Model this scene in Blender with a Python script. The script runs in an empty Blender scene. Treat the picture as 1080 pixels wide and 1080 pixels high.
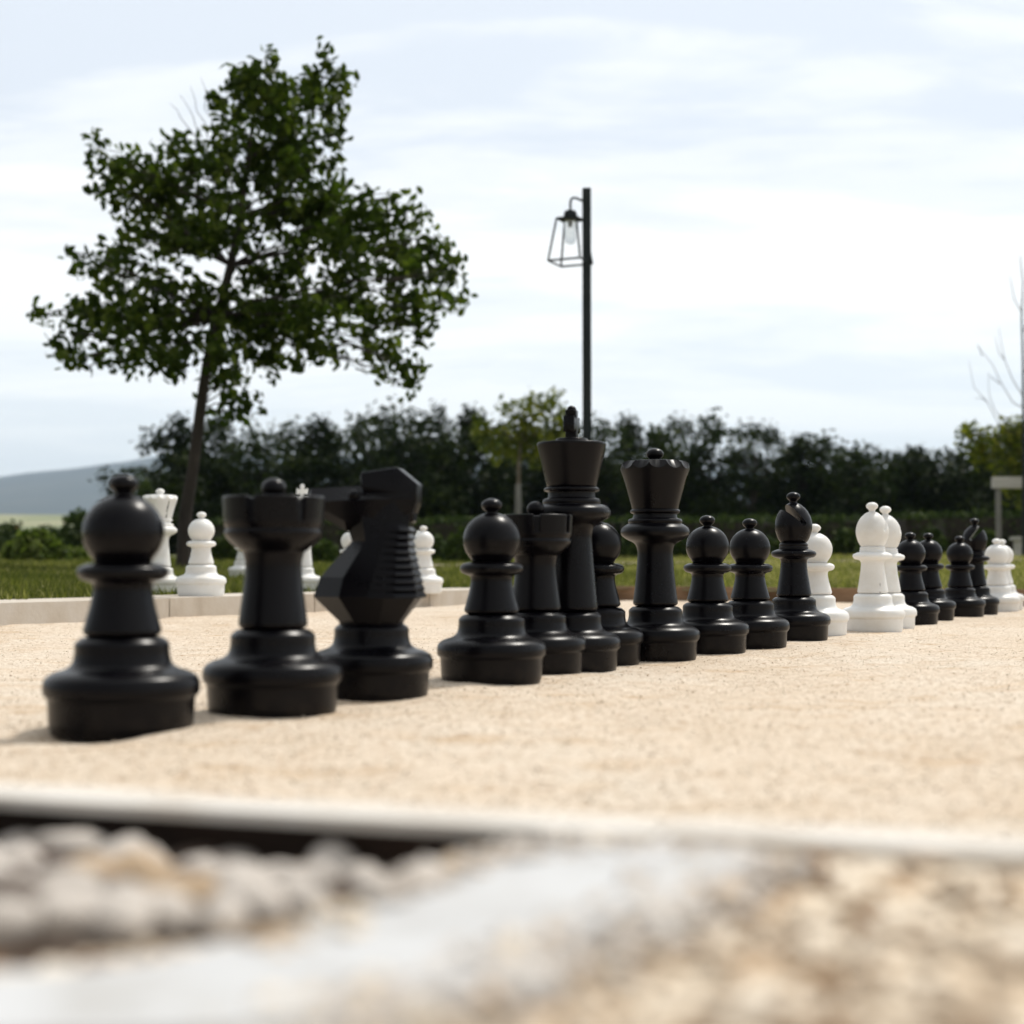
import bpy, bmesh, math, random
import numpy as np
from mathutils import Vector, Matrix, noise as mnoise

R = math.radians
random.seed(7)
rng = np.random.default_rng(7)
S = bpy.context.scene
COL = S.collection

# ------------------------------------------------------------------ camera, sky, sun, exposure
FPX = 1600.0                       # focal length in pixels of a 1080-pixel square
CAM_H = 0.262
PITCH = math.atan(55 / FPX)
cam_d = bpy.data.cameras.new('camera')
cam = bpy.data.objects.new('camera', cam_d)
COL.objects.link(cam)
cam.location = (0, 0, CAM_H)
cam.rotation_euler = (R(90) + PITCH, 0, 0)
cam_d.sensor_width = 36
cam_d.sensor_height = 36
cam_d.lens = FPX / 1080 * 36
cam_d.clip_start = 0.05
cam_d.clip_end = 20000
cam_d.dof.use_dof = True
cam_d.dof.focus_distance = 4.9
cam_d.dof.aperture_fstop = 2.75
S.camera = cam

SUN_EL, SUN_AZ = 57, 40            # azimuth clockwise from +Y (away from the camera) towards +X
w = bpy.data.worlds.new('World')
S.world = w
w.use_nodes = True
nt = w.node_tree
nt.nodes.clear()
out = nt.nodes.new('ShaderNodeOutputWorld')
bg = nt.nodes.new('ShaderNodeBackground')
bg.inputs['Strength'].default_value = 0.1
sky = nt.nodes.new('ShaderNodeTexSky')
sky.sky_type = 'NISHITA'
sky.sun_disc = False
sky.sun_elevation = R(SUN_EL)
sky.sun_rotation = R(SUN_AZ)
sky.air_density = 1.0
sky.dust_density = 1.5
tc = nt.nodes.new('ShaderNodeTexCoord')
sep = nt.nodes.new('ShaderNodeSeparateXYZ')
nt.links.new(tc.outputs['Generated'], sep.inputs[0])


def wmath(op, a, b=None, c=None, clamp=False):
    n = nt.nodes.new('ShaderNodeMath')
    n.operation = op
    n.use_clamp = clamp
    for i, v in enumerate((a, b, c)):
        if v is None:
            continue
        if isinstance(v, (int, float)):
            n.inputs[i].default_value = v
        else:
            nt.links.new(v, n.inputs[i])
    return n.outputs[0]


zc = wmath('ADD', wmath('MAXIMUM', sep.outputs['Z'], 0.0), 0.13)
cx_ = wmath('DIVIDE', sep.outputs['X'], zc)
cy_ = wmath('DIVIDE', sep.outputs['Y'], zc)
comb = nt.nodes.new('ShaderNodeCombineXYZ')
nt.links.new(cx_, comb.inputs[0])
nt.links.new(cy_, comb.inputs[1])


def wnoise(scale, detail, rough, dist, off, sc=(1, 1, 1)):
    mp = nt.nodes.new('ShaderNodeMapping')
    mp.inputs['Location'].default_value = off
    mp.inputs['Scale'].default_value = sc
    nt.links.new(comb.outputs[0], mp.inputs[0])
    n = nt.nodes.new('ShaderNodeTexNoise')
    n.inputs['Scale'].default_value = scale
    n.inputs['Detail'].default_value = detail
    n.inputs['Roughness'].default_value = rough
    n.inputs['Distortion'].default_value = dist
    nt.links.new(mp.outputs[0], n.inputs['Vector'])
    return n.outputs['Fac']


def wramp(fac, stops):
    n = nt.nodes.new('ShaderNodeValToRGB')
    n.color_ramp.interpolation = 'EASE'
    e = n.color_ramp.elements
    e[0].position, e[0].color = stops[0]
    e[1].position, e[1].color = stops[-1]
    for p, c in stops[1:-1]:
        q = e.new(p)
        q.color = c
    nt.links.new(fac, n.inputs[0])
    return n.outputs[0]


big = wnoise(0.85, 7, 0.55, 0.6, (3.1, 1.7, 0), (0.75, 1.25, 1))
fine = wnoise(2.6, 6, 0.6, 0.4, (8.3, 2.2, 0), (0.6, 1.6, 1))
mixf = wmath('ADD', wmath('MULTIPLY', big, 0.72), wmath('MULTIPLY', fine, 0.28))
mask = wramp(mixf, [(0.40, (0.88, 0.88, 0.88, 1)), (0.50, (0.97, 0.97, 0.97, 1)), (0.57, (1, 1, 1, 1))])
tone = wramp(mixf, [(0.41, (6.6, 7.0, 7.5, 1)), (0.48, (7.6, 7.85, 8.0, 1)), (0.54, (8.6, 8.65, 8.6, 1))])
# thin cloud is brighter on the sun's side of the sky than opposite to it
vd = nt.nodes.new('ShaderNodeVectorMath')
vd.operation = 'DOT_PRODUCT'
nt.links.new(tc.outputs['Generated'], vd.inputs[0])
vd.inputs[1].default_value = (math.sin(R(SUN_AZ)), math.cos(R(SUN_AZ)), 0.0)
glow = nt.nodes.new('ShaderNodeMapRange')
glow.inputs['From Min'].default_value = -0.7
glow.inputs['From Max'].default_value = 0.5
glow.inputs['To Min'].default_value = 0.46
glow.inputs['To Max'].default_value = 1.0
nt.links.new(vd.outputs['Value'], glow.inputs['Value'])
# the veil of cloud thins to a pale blue haze near the horizon
mixc = nt.nodes.new('ShaderNodeMix')
mixc.data_type = 'RGBA'
nt.links.new(mask, mixc.inputs['Factor'])
nt.links.new(sky.outputs[0], mixc.inputs['A'])
nt.links.new(tone, mixc.inputs['B'])
hz = nt.nodes.new('ShaderNodeMapRange')
hz.inputs['From Min'].default_value = 0.0
hz.inputs['From Max'].default_value = 0.22
hz.inputs['To Min'].default_value = 0.85
hz.inputs['To Max'].default_value = 0.0
nt.links.new(sep.outputs['Z'], hz.inputs['Value'])
mixh = nt.nodes.new('ShaderNodeMix')
mixh.data_type = 'RGBA'
nt.links.new(hz.outputs[0], mixh.inputs['Factor'])
nt.links.new(mixc.outputs['Result'], mixh.inputs['A'])
mixh.inputs['B'].default_value = (9.6, 10.0, 9.9, 1)
mulg = nt.nodes.new('ShaderNodeVectorMath')
mulg.operation = 'SCALE'
nt.links.new(mixh.outputs['Result'], mulg.inputs[0])
nt.links.new(glow.outputs[0], mulg.inputs['Scale'])
nt.links.new(mulg.outputs[0], bg.inputs['Color'])
nt.links.new(bg.outputs[0], out.inputs['Surface'])

sun_d = bpy.data.lights.new('sun', 'SUN')
sun_d.energy = 2.3
sun_d.angle = R(8)
sun_d.color = (1.0, 0.95, 0.87)
sun = bpy.data.objects.new('sun', sun_d)
COL.objects.link(sun)
sv = Vector((math.sin(R(SUN_AZ)) * math.cos(R(SUN_EL)), math.cos(R(SUN_AZ)) * math.cos(R(SUN_EL)), math.sin(R(SUN_EL))))
sun.rotation_euler = sv.to_track_quat('Z', 'Y').to_euler()
sun.location = (6, 6, 12)

S.view_settings.view_transform = 'Standard'
S.view_settings.look = 'None'
S.view_settings.exposure = 0.50
S.view_settings.gamma = 1.0
S.view_settings.use_curve_mapping = False
S.cycles.max_bounces = 8
S.cycles.transparent_max_bounces = 8
S.cycles.volume_bounces = 0


# ------------------------------------------------------------------ placement helpers
def ray(px, py):
    u, v = (px - 540) / FPX, (540 - py) / FPX
    return Vector((u, math.cos(PITCH) - v * math.sin(PITCH), math.sin(PITCH) + v * math.cos(PITCH)))


def P(px, py, d):                   # the point at distance d (along +Y) seen at that spot of the photograph
    r = ray(px, py)
    t = d / r.y
    return Vector((r.x * t, d, CAM_H + r.z * t))


def G(px, py, z=0.0):               # the point of the level z seen there
    r = ray(px, py)
    t = (z - CAM_H) / r.z
    return Vector((r.x * t, r.y * t, z))


# the sand court: its left kerb and its far edging
KL0, KLD, KLN = Vector((-2.13, 6.61)), Vector((0.513, 0.858)), Vector((-0.858, 0.513))
KRD, KRN = Vector((0.858, -0.513)), Vector((0.513, 0.858))
CORNER = KL0 + KLD * 5.30
KERB_W = 0.52
KERB_Z = 0.098


def out_left(x, y):
    return (x - KL0.x) * KLN.x + (y - KL0.y) * KLN.y


def out_far(x, y):
    return (x - CORNER.x) * KRN.x + (y - CORNER.y) * KRN.y


def lawn_z(x, y):
    a = out_left(x, y) - KERB_W
    b = out_far(x, y) - 0.08
    d = max(a, b, 0.0)
    h = 0.086 + 0.0208 * min(d, 19) + 0.003 * min(max(d - 19, 0), 60)
    if d > 0.3:
        h += 0.02 * mnoise.noise(Vector((x * 0.35, y * 0.35, 3.1))) * min(d - 0.3, 1)
    return h


# ------------------------------------------------------------------ materials
def new_mat(name):
    m = bpy.data.materials.new(name)
    m.use_nodes = True
    t = m.node_tree
    return m, t, t.nodes['Principled BSDF']


def link_ramp(t, fac, stops):
    n = t.nodes.new('ShaderNodeValToRGB')
    e = n.color_ramp.elements
    e[0].position, e[0].color = stops[0][0], (*stops[0][1], 1)
    e[1].position, e[1].color = stops[-1][0], (*stops[-1][1], 1)
    for p, c in stops[1:-1]:
        q = e.new(p)
        q.color = (*c, 1)
    t.links.new(fac, n.inputs[0])
    return n.outputs[0]


def tex_noise(t, scale, detail=5, rough=0.55, coord='Object', sc=(1, 1, 1), w_rand=False):
    c = t.nodes.new('ShaderNodeTexCoord')
    mp = t.nodes.new('ShaderNodeMapping')
    mp.inputs['Scale'].default_value = sc
    t.links.new(c.outputs[coord], mp.inputs[0])
    n = t.nodes.new('ShaderNodeTexNoise')
    n.inputs['Scale'].default_value = scale
    n.inputs['Detail'].default_value = detail
    n.inputs['Roughness'].default_value = rough
    if w_rand:
        oi = t.nodes.new('ShaderNodeObjectInfo')
        mm = t.nodes.new('ShaderNodeMath')
        mm.operation = 'MULTIPLY'
        mm.inputs[1].default_value = 37.0
        t.links.new(oi.outputs['Random'], mm.inputs[0])
        n.noise_dimensions = '4D'
        t.links.new(mm.outputs[0], n.inputs['W'])
    t.links.new(mp.outputs[0], n.inputs['Vector'])
    return n.outputs['Fac']


def mixrgb(t, fac, a, b, blend='MIX'):
    n = t.nodes.new('ShaderNodeMix')
    n.data_type = 'RGBA'
    n.blend_type = blend
    for key, v in (('Factor', fac), ('A', a), ('B', b)):
        if isinstance(v, (int, float)):
            n.inputs[key].default_value = v
        elif isinstance(v, tuple):
            n.inputs[key].default_value = (*v, 1)
        else:
            t.links.new(v, n.inputs[key])
    return n.outputs['Result']


def add_bump(t, b, height, strength, dist):
    n = t.nodes.new('ShaderNodeBump')
    n.inputs['Strength'].default_value = strength
    n.inputs['Distance'].default_value = dist
    t.links.new(height, n.inputs['Height'])
    t.links.new(n.outputs[0], b.inputs['Normal'])


def noisy_mat(name, stops, scale, rough=0.8, bump=0.0, bscale=None, bdist=0.01, detail=6, sc=(1, 1, 1), w_rand=False, spec=0.4):
    m, t, b = new_mat(name)
    f = tex_noise(t, scale, detail, 0.6, sc=sc, w_rand=w_rand)
    t.links.new(link_ramp(t, f, stops), b.inputs['Base Color'])
    b.inputs['Roughness'].default_value = rough
    b.inputs['Specular IOR Level'].default_value = spec
    if bump:
        add_bump(t, b, tex_noise(t, bscale or scale * 3, 5, 0.6), bump, bdist)
    return m


def leaf_mat(name, c0, c1, c2, trans=0.35, rough=0.5):
    m, t, b = new_mat(name)
    a = t.nodes.new('ShaderNodeAttribute')
    a.attribute_name = 'tint'
    col = link_ramp(t, a.outputs['Fac'], [(0.0, c0), (0.55, c1), (1.0, c2)])
    t.links.new(col, b.inputs['Base Color'])
    b.inputs['Roughness'].default_value = rough
    b.inputs['Specular IOR Level'].default_value = 0.05
    tr = t.nodes.new('ShaderNodeBsdfTranslucent')
    t.links.new(mixrgb(t, 1.0, col, (1.0, 1.15, 0.45), 'MULTIPLY'), tr.inputs['Color'])
    mx = t.nodes.new('ShaderNodeMixShader')
    mx.inputs[0].default_value = trans
    t.links.new(b.outputs[0], mx.inputs[1])
    t.links.new(tr.outputs[0], mx.inputs[2])
    t.links.new(mx.outputs[0], t.nodes['Material Output'].inputs['Surface'])
    return m


def plastic_black():
    m, t, b = new_mat('black_plastic')
    f = tex_noise(t, 9, 6, 0.65, w_rand=True)
    plain = link_ramp(t, f, [(0.3, (0.0018, 0.0015, 0.0026)), (0.66, (0.0024, 0.0021, 0.0034)), (0.8, (0.007, 0.006, 0.0055))])
    # splashed dust clinging to the foot of each piece
    co = t.nodes.new('ShaderNodeTexCoord')
    sx = t.nodes.new('ShaderNodeSeparateXYZ')
    t.links.new(co.outputs['Object'], sx.inputs[0])
    up = t.nodes.new('ShaderNodeMapRange')
    up.inputs['From Min'].default_value = 0.0
    up.inputs['From Max'].default_value = 0.055
    up.inputs['To Min'].default_value = 0.05
    up.inputs['To Max'].default_value = 0.0
    t.links.new(sx.outputs['Z'], up.inputs['Value'])
    dn = link_ramp(t, tex_noise(t, 38, 6, 0.7, w_rand=True), [(0.42, (0, 0, 0)), (0.70, (1, 1, 1))])
    ml = t.nodes.new('ShaderNodeMath')
    ml.operation = 'MULTIPLY'
    t.links.new(up.outputs[0], ml.inputs[0])
    t.links.new(dn, ml.inputs[1])
    t.links.new(mixrgb(t, ml.outputs[0], plain, (0.34, 0.26, 0.18)), b.inputs['Base Color'])
    r = t.nodes.new('ShaderNodeMapRange')
    r.inputs['From Min'].default_value = 0.3
    r.inputs['From Max'].default_value = 0.75
    r.inputs['To Min'].default_value = 0.24
    r.inputs['To Max'].default_value = 0.36
    t.links.new(f, r.inputs['Value'])
    t.links.new(r.outputs[0], b.inputs['Roughness'])
    b.inputs['Specular IOR Level'].default_value = 0.155
    add_bump(t, b, tex_noise(t, 130, 4, 0.6), 0.12, 0.001)
    return m


def plastic_white():
    m, t, b = new_mat('white_plastic')
    f = tex_noise(t, 7, 6, 0.65, w_rand=True)
    base = link_ramp(t, f, [(0.3, (0.66, 0.64, 0.60)), (0.55, (0.76, 0.76, 0.745)), (0.8, (0.80, 0.80, 0.79))])
    s = tex_noise(t, 17, 3, 0.5, sc=(1, 1, 0.35), w_rand=True)
    sm = link_ramp(t, s, [(0.705, (0, 0, 0)), (0.725, (1, 1, 1))])
    t.links.new(mixrgb(t, sm, base, (0.05, 0.05, 0.05)), b.inputs['Base Color'])
    b.inputs['Roughness'].default_value = 0.42
    b.inputs['Specular IOR Level'].default_value = 0.4
    b.inputs['Subsurface Weight'].default_value = 0.35
    b.inputs['Subsurface Radius'].default_value = (0.03, 0.028, 0.024)
    b.inputs['Subsurface Scale'].default_value = 1.0
    return m


def sand_material():
    m, t, b = new_mat('decomposed_granite')
    a = tex_noise(t, 1.3, 6, 0.6, sc=(1, 0.6, 1))
    base = link_ramp(t, a, [(0.3, (0.555, 0.46, 0.355)), (0.5, (0.63, 0.542, 0.442)), (0.72, (0.645, 0.58, 0.495))])
    b2 = tex_noise(t, 7, 6, 0.65, sc=(0.6, 1.0, 1))
    patch = link_ramp(t, b2, [(0.53, (0, 0, 0)), (0.68, (0.8, 0.8, 0.8))])
    base = mixrgb(t, patch, base, (0.53, 0.40, 0.27))
    co = t.nodes.new('ShaderNodeTexCoord')
    def cells(scale, stops, amount, base):
        v = t.nodes.new('ShaderNodeTexVoronoi')
        v.inputs['Scale'].default_value = scale
        t.links.new(co.outputs['Object'], v.inputs['Vector'])
        sp = t.nodes.new('ShaderNodeSeparateColor')
        t.links.new(v.outputs['Color'], sp.inputs[0])
        return v, mixrgb(t, amount, base, link_ramp(t, sp.outputs[0], stops), 'MULTIPLY')
    vg, base = cells(240, [(0.0, (0.46, 0.36, 0.27)), (0.16, (0.78, 0.71, 0.63)), (0.4, (0.97, 0.96, 0.94)), (0.8, (1.05, 1.05, 1.05)), (1.0, (1.2, 1.2, 1.22))], 0.85, base)
    v2, base = cells(75, [(0.0, (0.62, 0.50, 0.40)), (0.07, (0.95, 0.93, 0.90)), (0.5, (1.0, 1.0, 1.0)), (1.0, (1.08, 1.08, 1.08))], 0.8, base)
    t.links.new(base, b.inputs['Base Color'])
    b.inputs['Roughness'].default_value = 0.95
    b.inputs['Specular IOR Level'].default_value = 0.1
    add_bump(t, b, vg.outputs['Distance'], -0.5, 0.003)
    return m


M = {
    'black': plastic_black(),
    'white': plastic_white(),
    'sand': sand_material(),
    'grain_light': noisy_mat('pale_grain', [(0.3, (0.56, 0.46, 0.34)), (0.7, (0.70, 0.62, 0.50))], 14, 0.9),
    'grain_dark': noisy_mat('brown_grain', [(0.3, (0.22, 0.13, 0.07)), (0.7, (0.45, 0.33, 0.22))], 14, 0.9),
    'soil': noisy_mat('lawn_soil', [(0.35, (0.075, 0.088, 0.026)), (0.55, (0.135, 0.14, 0.045)), (0.7, (0.22, 0.19, 0.08))], 0.9, 0.95, 0.5, 40, 0.02),
    'field': noisy_mat('dry_fields', [(0.3, (0.10, 0.13, 0.05)), (0.45, (0.20, 0.22, 0.10)), (0.55, (0.34, 0.31, 0.19)), (0.7, (0.12, 0.15, 0.06))], 0.006, 0.95, sc=(1, 0.35, 1)),
    'hill': noisy_mat('wooded_hills', [(0.3, (0.02, 0.03, 0.026)), (0.55, (0.036, 0.046, 0.036)), (0.75, (0.075, 0.08, 0.06))], 0.0025, 0.95),
    'kerb': noisy_mat('weathered_concrete', [(0.25, (0.40, 0.335, 0.265)), (0.5, (0.54, 0.48, 0.405)), (0.75, (0.62, 0.58, 0.53))], 5, 0.85, 0.35, 60, 0.004, sc=(1, 1, 0.6)),
    'timber': noisy_mat('brown_timber', [(0.3, (0.17, 0.10, 0.055)), (0.55, (0.27, 0.17, 0.10)), (0.75, (0.33, 0.22, 0.14))], 3, 0.8, 0.3, 30, 0.004, sc=(1, 1, 5)),
    'edging': noisy_mat('pale_limestone', [(0.25, (0.50, 0.445, 0.385)), (0.5, (0.64, 0.60, 0.545)), (0.75, (0.72, 0.69, 0.65))], 14, 0.8, 0.3, 90, 0.003),
    'gap_shade_pane': noisy_mat('dark_gap_shade_pane', [(0.3, (0.012, 0.007, 0.005)), (0.7, (0.035, 0.02, 0.013))], 20, 0.9),  # near-black: paints the shade under the near cap; also colours the house windows
    'haunch': noisy_mat('pale_mortar', [(0.3, (0.38, 0.36, 0.33)), (0.5, (0.53, 0.53, 0.53)), (0.75, (0.60, 0.61, 0.62))], 16, 0.8, 0.4, 70, 0.004),
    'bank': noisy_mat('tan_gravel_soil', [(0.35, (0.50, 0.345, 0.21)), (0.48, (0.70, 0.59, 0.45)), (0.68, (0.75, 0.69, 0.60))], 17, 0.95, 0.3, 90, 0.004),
    'gap_shade_soil': noisy_mat('gap_shade_soil', [(0.3, (0.03, 0.019, 0.012)), (0.55, (0.07, 0.045, 0.03)), (0.75, (0.16, 0.11, 0.075))], 30, 0.95, 0.6, 90, 0.006),  # soil colour darkened to paint shade in the gaps between the stones
    'pebble': noisy_mat('white_pebble', [(0.3, (0.30, 0.24, 0.19)), (0.5, (0.53, 0.475, 0.42)), (0.72, (0.68, 0.66, 0.63))], 22, 0.7, 0.2, 80, 0.003, w_rand=True),
    'pebble_tan': noisy_mat('ochre_pebble', [(0.3, (0.34, 0.22, 0.12)), (0.7, (0.52, 0.40, 0.27))], 22, 0.7, 0.2, 80, 0.003, w_rand=True),
    'stone_dark': noisy_mat('dark_pebble', [(0.3, (0.05, 0.035, 0.025)), (0.7, (0.14, 0.10, 0.075))], 22, 0.7, w_rand=True),
    'bark': noisy_mat('grey_brown_bark', [(0.3, (0.018, 0.014, 0.011)), (0.6, (0.042, 0.032, 0.026)), (0.8, (0.08, 0.064, 0.052))], 9, 0.9, 0.8, 30, 0.02, sc=(1, 1, 0.25)),
    'pale_bark': noisy_mat('pale_bark', [(0.3, (0.09, 0.072, 0.055)), (0.7, (0.22, 0.18, 0.14))], 9, 0.9, sc=(1, 1, 0.25)),
    'metal': noisy_mat('dark_green_grey_metal', [(0.3, (0.012, 0.016, 0.017)), (0.7, (0.022, 0.028, 0.03))], 5, 0.5, spec=0.15),
    'weathered': noisy_mat('weathered_timber', [(0.3, (0.36, 0.34, 0.31)), (0.6, (0.52, 0.50, 0.47)), (0.8, (0.62, 0.60, 0.57))], 4, 0.85, sc=(0.4, 1, 3)),
    'grey_post': noisy_mat('grey_timber', [(0.3, (0.14, 0.135, 0.125)), (0.7, (0.26, 0.25, 0.235))], 4, 0.85, sc=(1, 1, 0.3)),
    'bench': noisy_mat('pale_bench_stone', [(0.3, (0.38, 0.36, 0.33)), (0.7, (0.54, 0.52, 0.48))], 9, 0.85),
    'house_wall': noisy_mat('cream_render', [(0.3, (0.45, 0.40, 0.33)), (0.7, (0.55, 0.50, 0.42))], 0.5, 0.9),
    'house_roof': noisy_mat('red_tile', [(0.3, (0.30, 0.09, 0.05)), (0.7, (0.42, 0.14, 0.08))], 0.5, 0.9),
    'path': noisy_mat('pale_path', [(0.3, (0.38, 0.30, 0.24)), (0.7, (0.50, 0.42, 0.34))], 2, 0.95),
    'oak_leaf': leaf_mat('oak_leaf', (0.017, 0.030, 0.005), (0.042, 0.066, 0.011), (0.13, 0.165, 0.03), 0.42),
    'dark_leaf': leaf_mat('dark_leaf', (0.004, 0.009, 0.002), (0.012, 0.021, 0.004), (0.048, 0.064, 0.013), 0.22),
    'olive_leaf': leaf_mat('olive_leaf', (0.008, 0.015, 0.004), (0.020, 0.033, 0.008), (0.060, 0.080, 0.018), 0.25),
    'mound_leaf': leaf_mat('mound_leaf', (0.035, 0.055, 0.012), (0.10, 0.135, 0.035), (0.24, 0.27, 0.09), 0.4),
    'young_leaf': leaf_mat('young_leaf', (0.040, 0.060, 0.010), (0.105, 0.125, 0.020), (0.27, 0.265, 0.04), 0.4),
    'hedge_leaf': leaf_mat('hedge_leaf', (0.012, 0.024, 0.008), (0.034, 0.054, 0.016), (0.10, 0.13, 0.035), 0.25),
    'shrub_leaf': leaf_mat('shrub_leaf', (0.018, 0.032, 0.009), (0.04, 0.065, 0.016), (0.095, 0.125, 0.03), 0.25),
    'grass': leaf_mat('grass_blade', (0.07, 0.085, 0.022), (0.22, 0.215, 0.075), (0.52, 0.45, 0.26), 0.42),
}
gm, gt, gb = new_mat('clear_lamp_glass')
gb.inputs['Base Color'].default_value = (0.92, 0.95, 0.96, 1)
gb.inputs['Roughness'].default_value = 0.12
gb.inputs['Transmission Weight'].default_value = 0.75
gb.inputs['IOR'].default_value = 1.2
M['glass'] = gm


# ------------------------------------------------------------------ object helpers
def tag(o, label=None, cat=None, group=None, kind=None):
    if label:
        o['label'] = label
    if cat:
        o['category'] = cat
    if group:
        o['group'] = group
    if kind:
        o['kind'] = kind
    return o


def empty(name, loc=(0, 0, 0), rz=0.0, sc=1.0):
    o = bpy.data.objects.new(name, None)
    o.empty_display_size = 0.1
    COL.objects.link(o)
    o.location = loc
    o.rotation_euler = (0, 0, rz)
    o.scale = (sc, sc, sc)
    return o


def link_mesh(name, me, mat, parent=None):
    for m in (mat if isinstance(mat, (list, tuple)) else [mat]):
        if m is not None:
            me.materials.append(m)
    o = bpy.data.objects.new(name, me)
    COL.objects.link(o)
    if parent:
        o.parent = parent
    return o


def finish(bm, smooth_deg=35):
    bmesh.ops.recalc_face_normals(bm, faces=bm.faces[:])
    for f in bm.faces:
        f.smooth = smooth_deg > 0
    for e in bm.edges:
        if len(e.link_faces) == 2 and e.calc_face_angle(0) > R(smooth_deg):
            e.smooth = False


def obj(name, bm, mat, parent=None, smooth=35):
    finish(bm, smooth)
    me = bpy.data.meshes.new(name)
    bm.to_mesh(me)
    bm.free()
    return link_mesh(name, me, mat, parent)


def copy_tree(o, parent=None):
    c = o.copy()
    COL.objects.link(c)
    c.parent = parent
    for ch in [x for x in o.children]:
        copy_tree(ch, c)
    return c


def np_mesh(name, verts, faces_flat, per_face, mat, parent=None, tint=None, smooth=False):
    me = bpy.data.meshes.new(name)
    nv, nf = len(verts), len(faces_flat) // per_face
    me.vertices.add(nv)
    me.vertices.foreach_set('co', np.asarray(verts, dtype=np.float32).ravel())
    me.loops.add(nf * per_face)
    me.loops.foreach_set('vertex_index', np.asarray(faces_flat, dtype=np.int32))
    me.polygons.add(nf)
    me.polygons.foreach_set('loop_start', np.arange(0, nf * per_face, per_face, dtype=np.int32))
    me.polygons.foreach_set('loop_total', np.full(nf, per_face, dtype=np.int32))
    if smooth:
        me.polygons.foreach_set('use_smooth', np.ones(nf, dtype=bool))
    me.update(calc_edges=True)
    if tint is not None:
        at = me.attributes.new('tint', 'FLOAT', 'POINT')
        at.data.foreach_set('value', np.asarray(tint, dtype=np.float32))
    return link_mesh(name, me, mat, parent)


def rounded(profile, rad=0.004, n=4):
    pts = [Vector(p[:2]) for p in profile]
    res = [pts[0]]
    for i in range(1, len(pts) - 1):
        rr = profile[i][2] if len(profile[i]) > 2 else rad
        a, b, c = pts[i - 1], pts[i], pts[i + 1]
        la, lc = (a - b).length, (c - b).length
        r = min(rr, la * 0.48, lc * 0.48)
        if r < 1e-5:
            res.append(b)
            continue
        p0, p2 = b + (a - b).normalized() * r, b + (c - b).normalized() * r
        for k in range(n + 1):
            t = k / n
            res.append(p0 * (1 - t) ** 2 + b * 2 * t * (1 - t) + p2 * t * t)
    res.append(pts[-1])
    return res


def lathe(bm, prof, segs=56):
    rings = []
    for p in prof:
        r, z = p[0], p[1]
        if r < 1e-5:
            rings.append([bm.verts.new((0, 0, z))])
        else:
            rings.append([bm.verts.new((r * math.cos(2 * math.pi * k / segs), r * math.sin(2 * math.pi * k / segs), z)) for k in range(segs)])
    for a, b in zip(rings, rings[1:]):
        for k in range(segs):
            k2 = (k + 1) % segs
            if len(a) == 1 and len(b) == 1:
                continue
            if len(a) == 1:
                bm.faces.new((a[0], b[k], b[k2]))
            elif len(b) == 1:
                bm.faces.new((a[k], a[k2], b[0]))
            else:
                bm.faces.new((a[k], a[k2], b[k2], b[k]))
    if len(rings[0]) > 1:
        bm.faces.new(rings[0])
    if len(rings[-1]) > 1:
        bm.faces.new(rings[-1])
    return bm


def lathe_bm(prof, segs=56, rad=0.004):
    return lathe(bmesh.new(), rounded(prof, rad), segs)


def ellipsoid_prof(cz, rx, rz, z0=None, z1=None, n=22):
    a0 = -math.pi / 2 if z0 is None else math.asin(max(-1, (z0 - cz) / rz))
    a1 = math.pi / 2 if z1 is None else math.asin(min(1, (z1 - cz) / rz))
    return [(rx * math.cos(a0 + (a1 - a0) * k / n), cz + rz * math.sin(a0 + (a1 - a0) * k / n)) for k in range(n + 1)]


def hull(bm, pts):
    vs = [bm.verts.new(p) for p in pts]
    r = bmesh.ops.convex_hull(bm, input=vs)
    junk = [g for g in r['geom_interior'] if isinstance(g, bmesh.types.BMVert)]
    if junk:
        bmesh.ops.delete(bm, geom=junk, context='VERTS')


def box(bm, x0, x1, y0, y1, z0, z1):
    v = [bm.verts.new(p) for p in ((x0, y0, z0), (x1, y0, z0), (x1, y1, z0), (x0, y1, z0), (x0, y0, z1), (x1, y0, z1), (x1, y1, z1), (x0, y1, z1))]
    for f in ((3, 2, 1, 0), (4, 5, 6, 7), (0, 1, 5, 4), (1, 2, 6, 5), (2, 3, 7, 6), (3, 0, 4, 7)):
        bm.faces.new([v[i] for i in f])


def bevel_all(bm, off, seg=2, ang=25):
    es = [e for e in bm.edges if len(e.link_faces) == 2 and e.calc_face_angle(0) > R(ang)]
    bmesh.ops.bevel(bm, geom=es, offset=off, segments=seg, profile=0.5, affect='EDGES', clamp_overlap=True)


def tube(bm, path, radii, segs=8, cap=True):
    path = [Vector(p) for p in path]
    prev = None
    n = len(path)
    ref = Vector((0, 1, 0))
    for i, p in enumerate(path):
        d = (path[min(i + 1, n - 1)] - path[max(i - 1, 0)]).normalized()
        s = d.cross(ref)
        if s.length < 1e-3:
            s = d.cross(Vector((1, 0, 0)))
        s.normalize()
        t = s.cross(d)
        r = radii[i] if isinstance(radii, (list, tuple)) else radii
        ring = [bm.verts.new(p + (s * math.cos(2 * math.pi * k / segs) + t * math.sin(2 * math.pi * k / segs)) * r) for k in range(segs)]
        if prev:
            for k in range(segs):
                bm.faces.new((prev[k], prev[(k + 1) % segs], ring[(k + 1) % segs], ring[k]))
        elif cap:
            bm.faces.new(ring)
        prev = ring
    if cap:
        bm.faces.new(prev)


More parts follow.
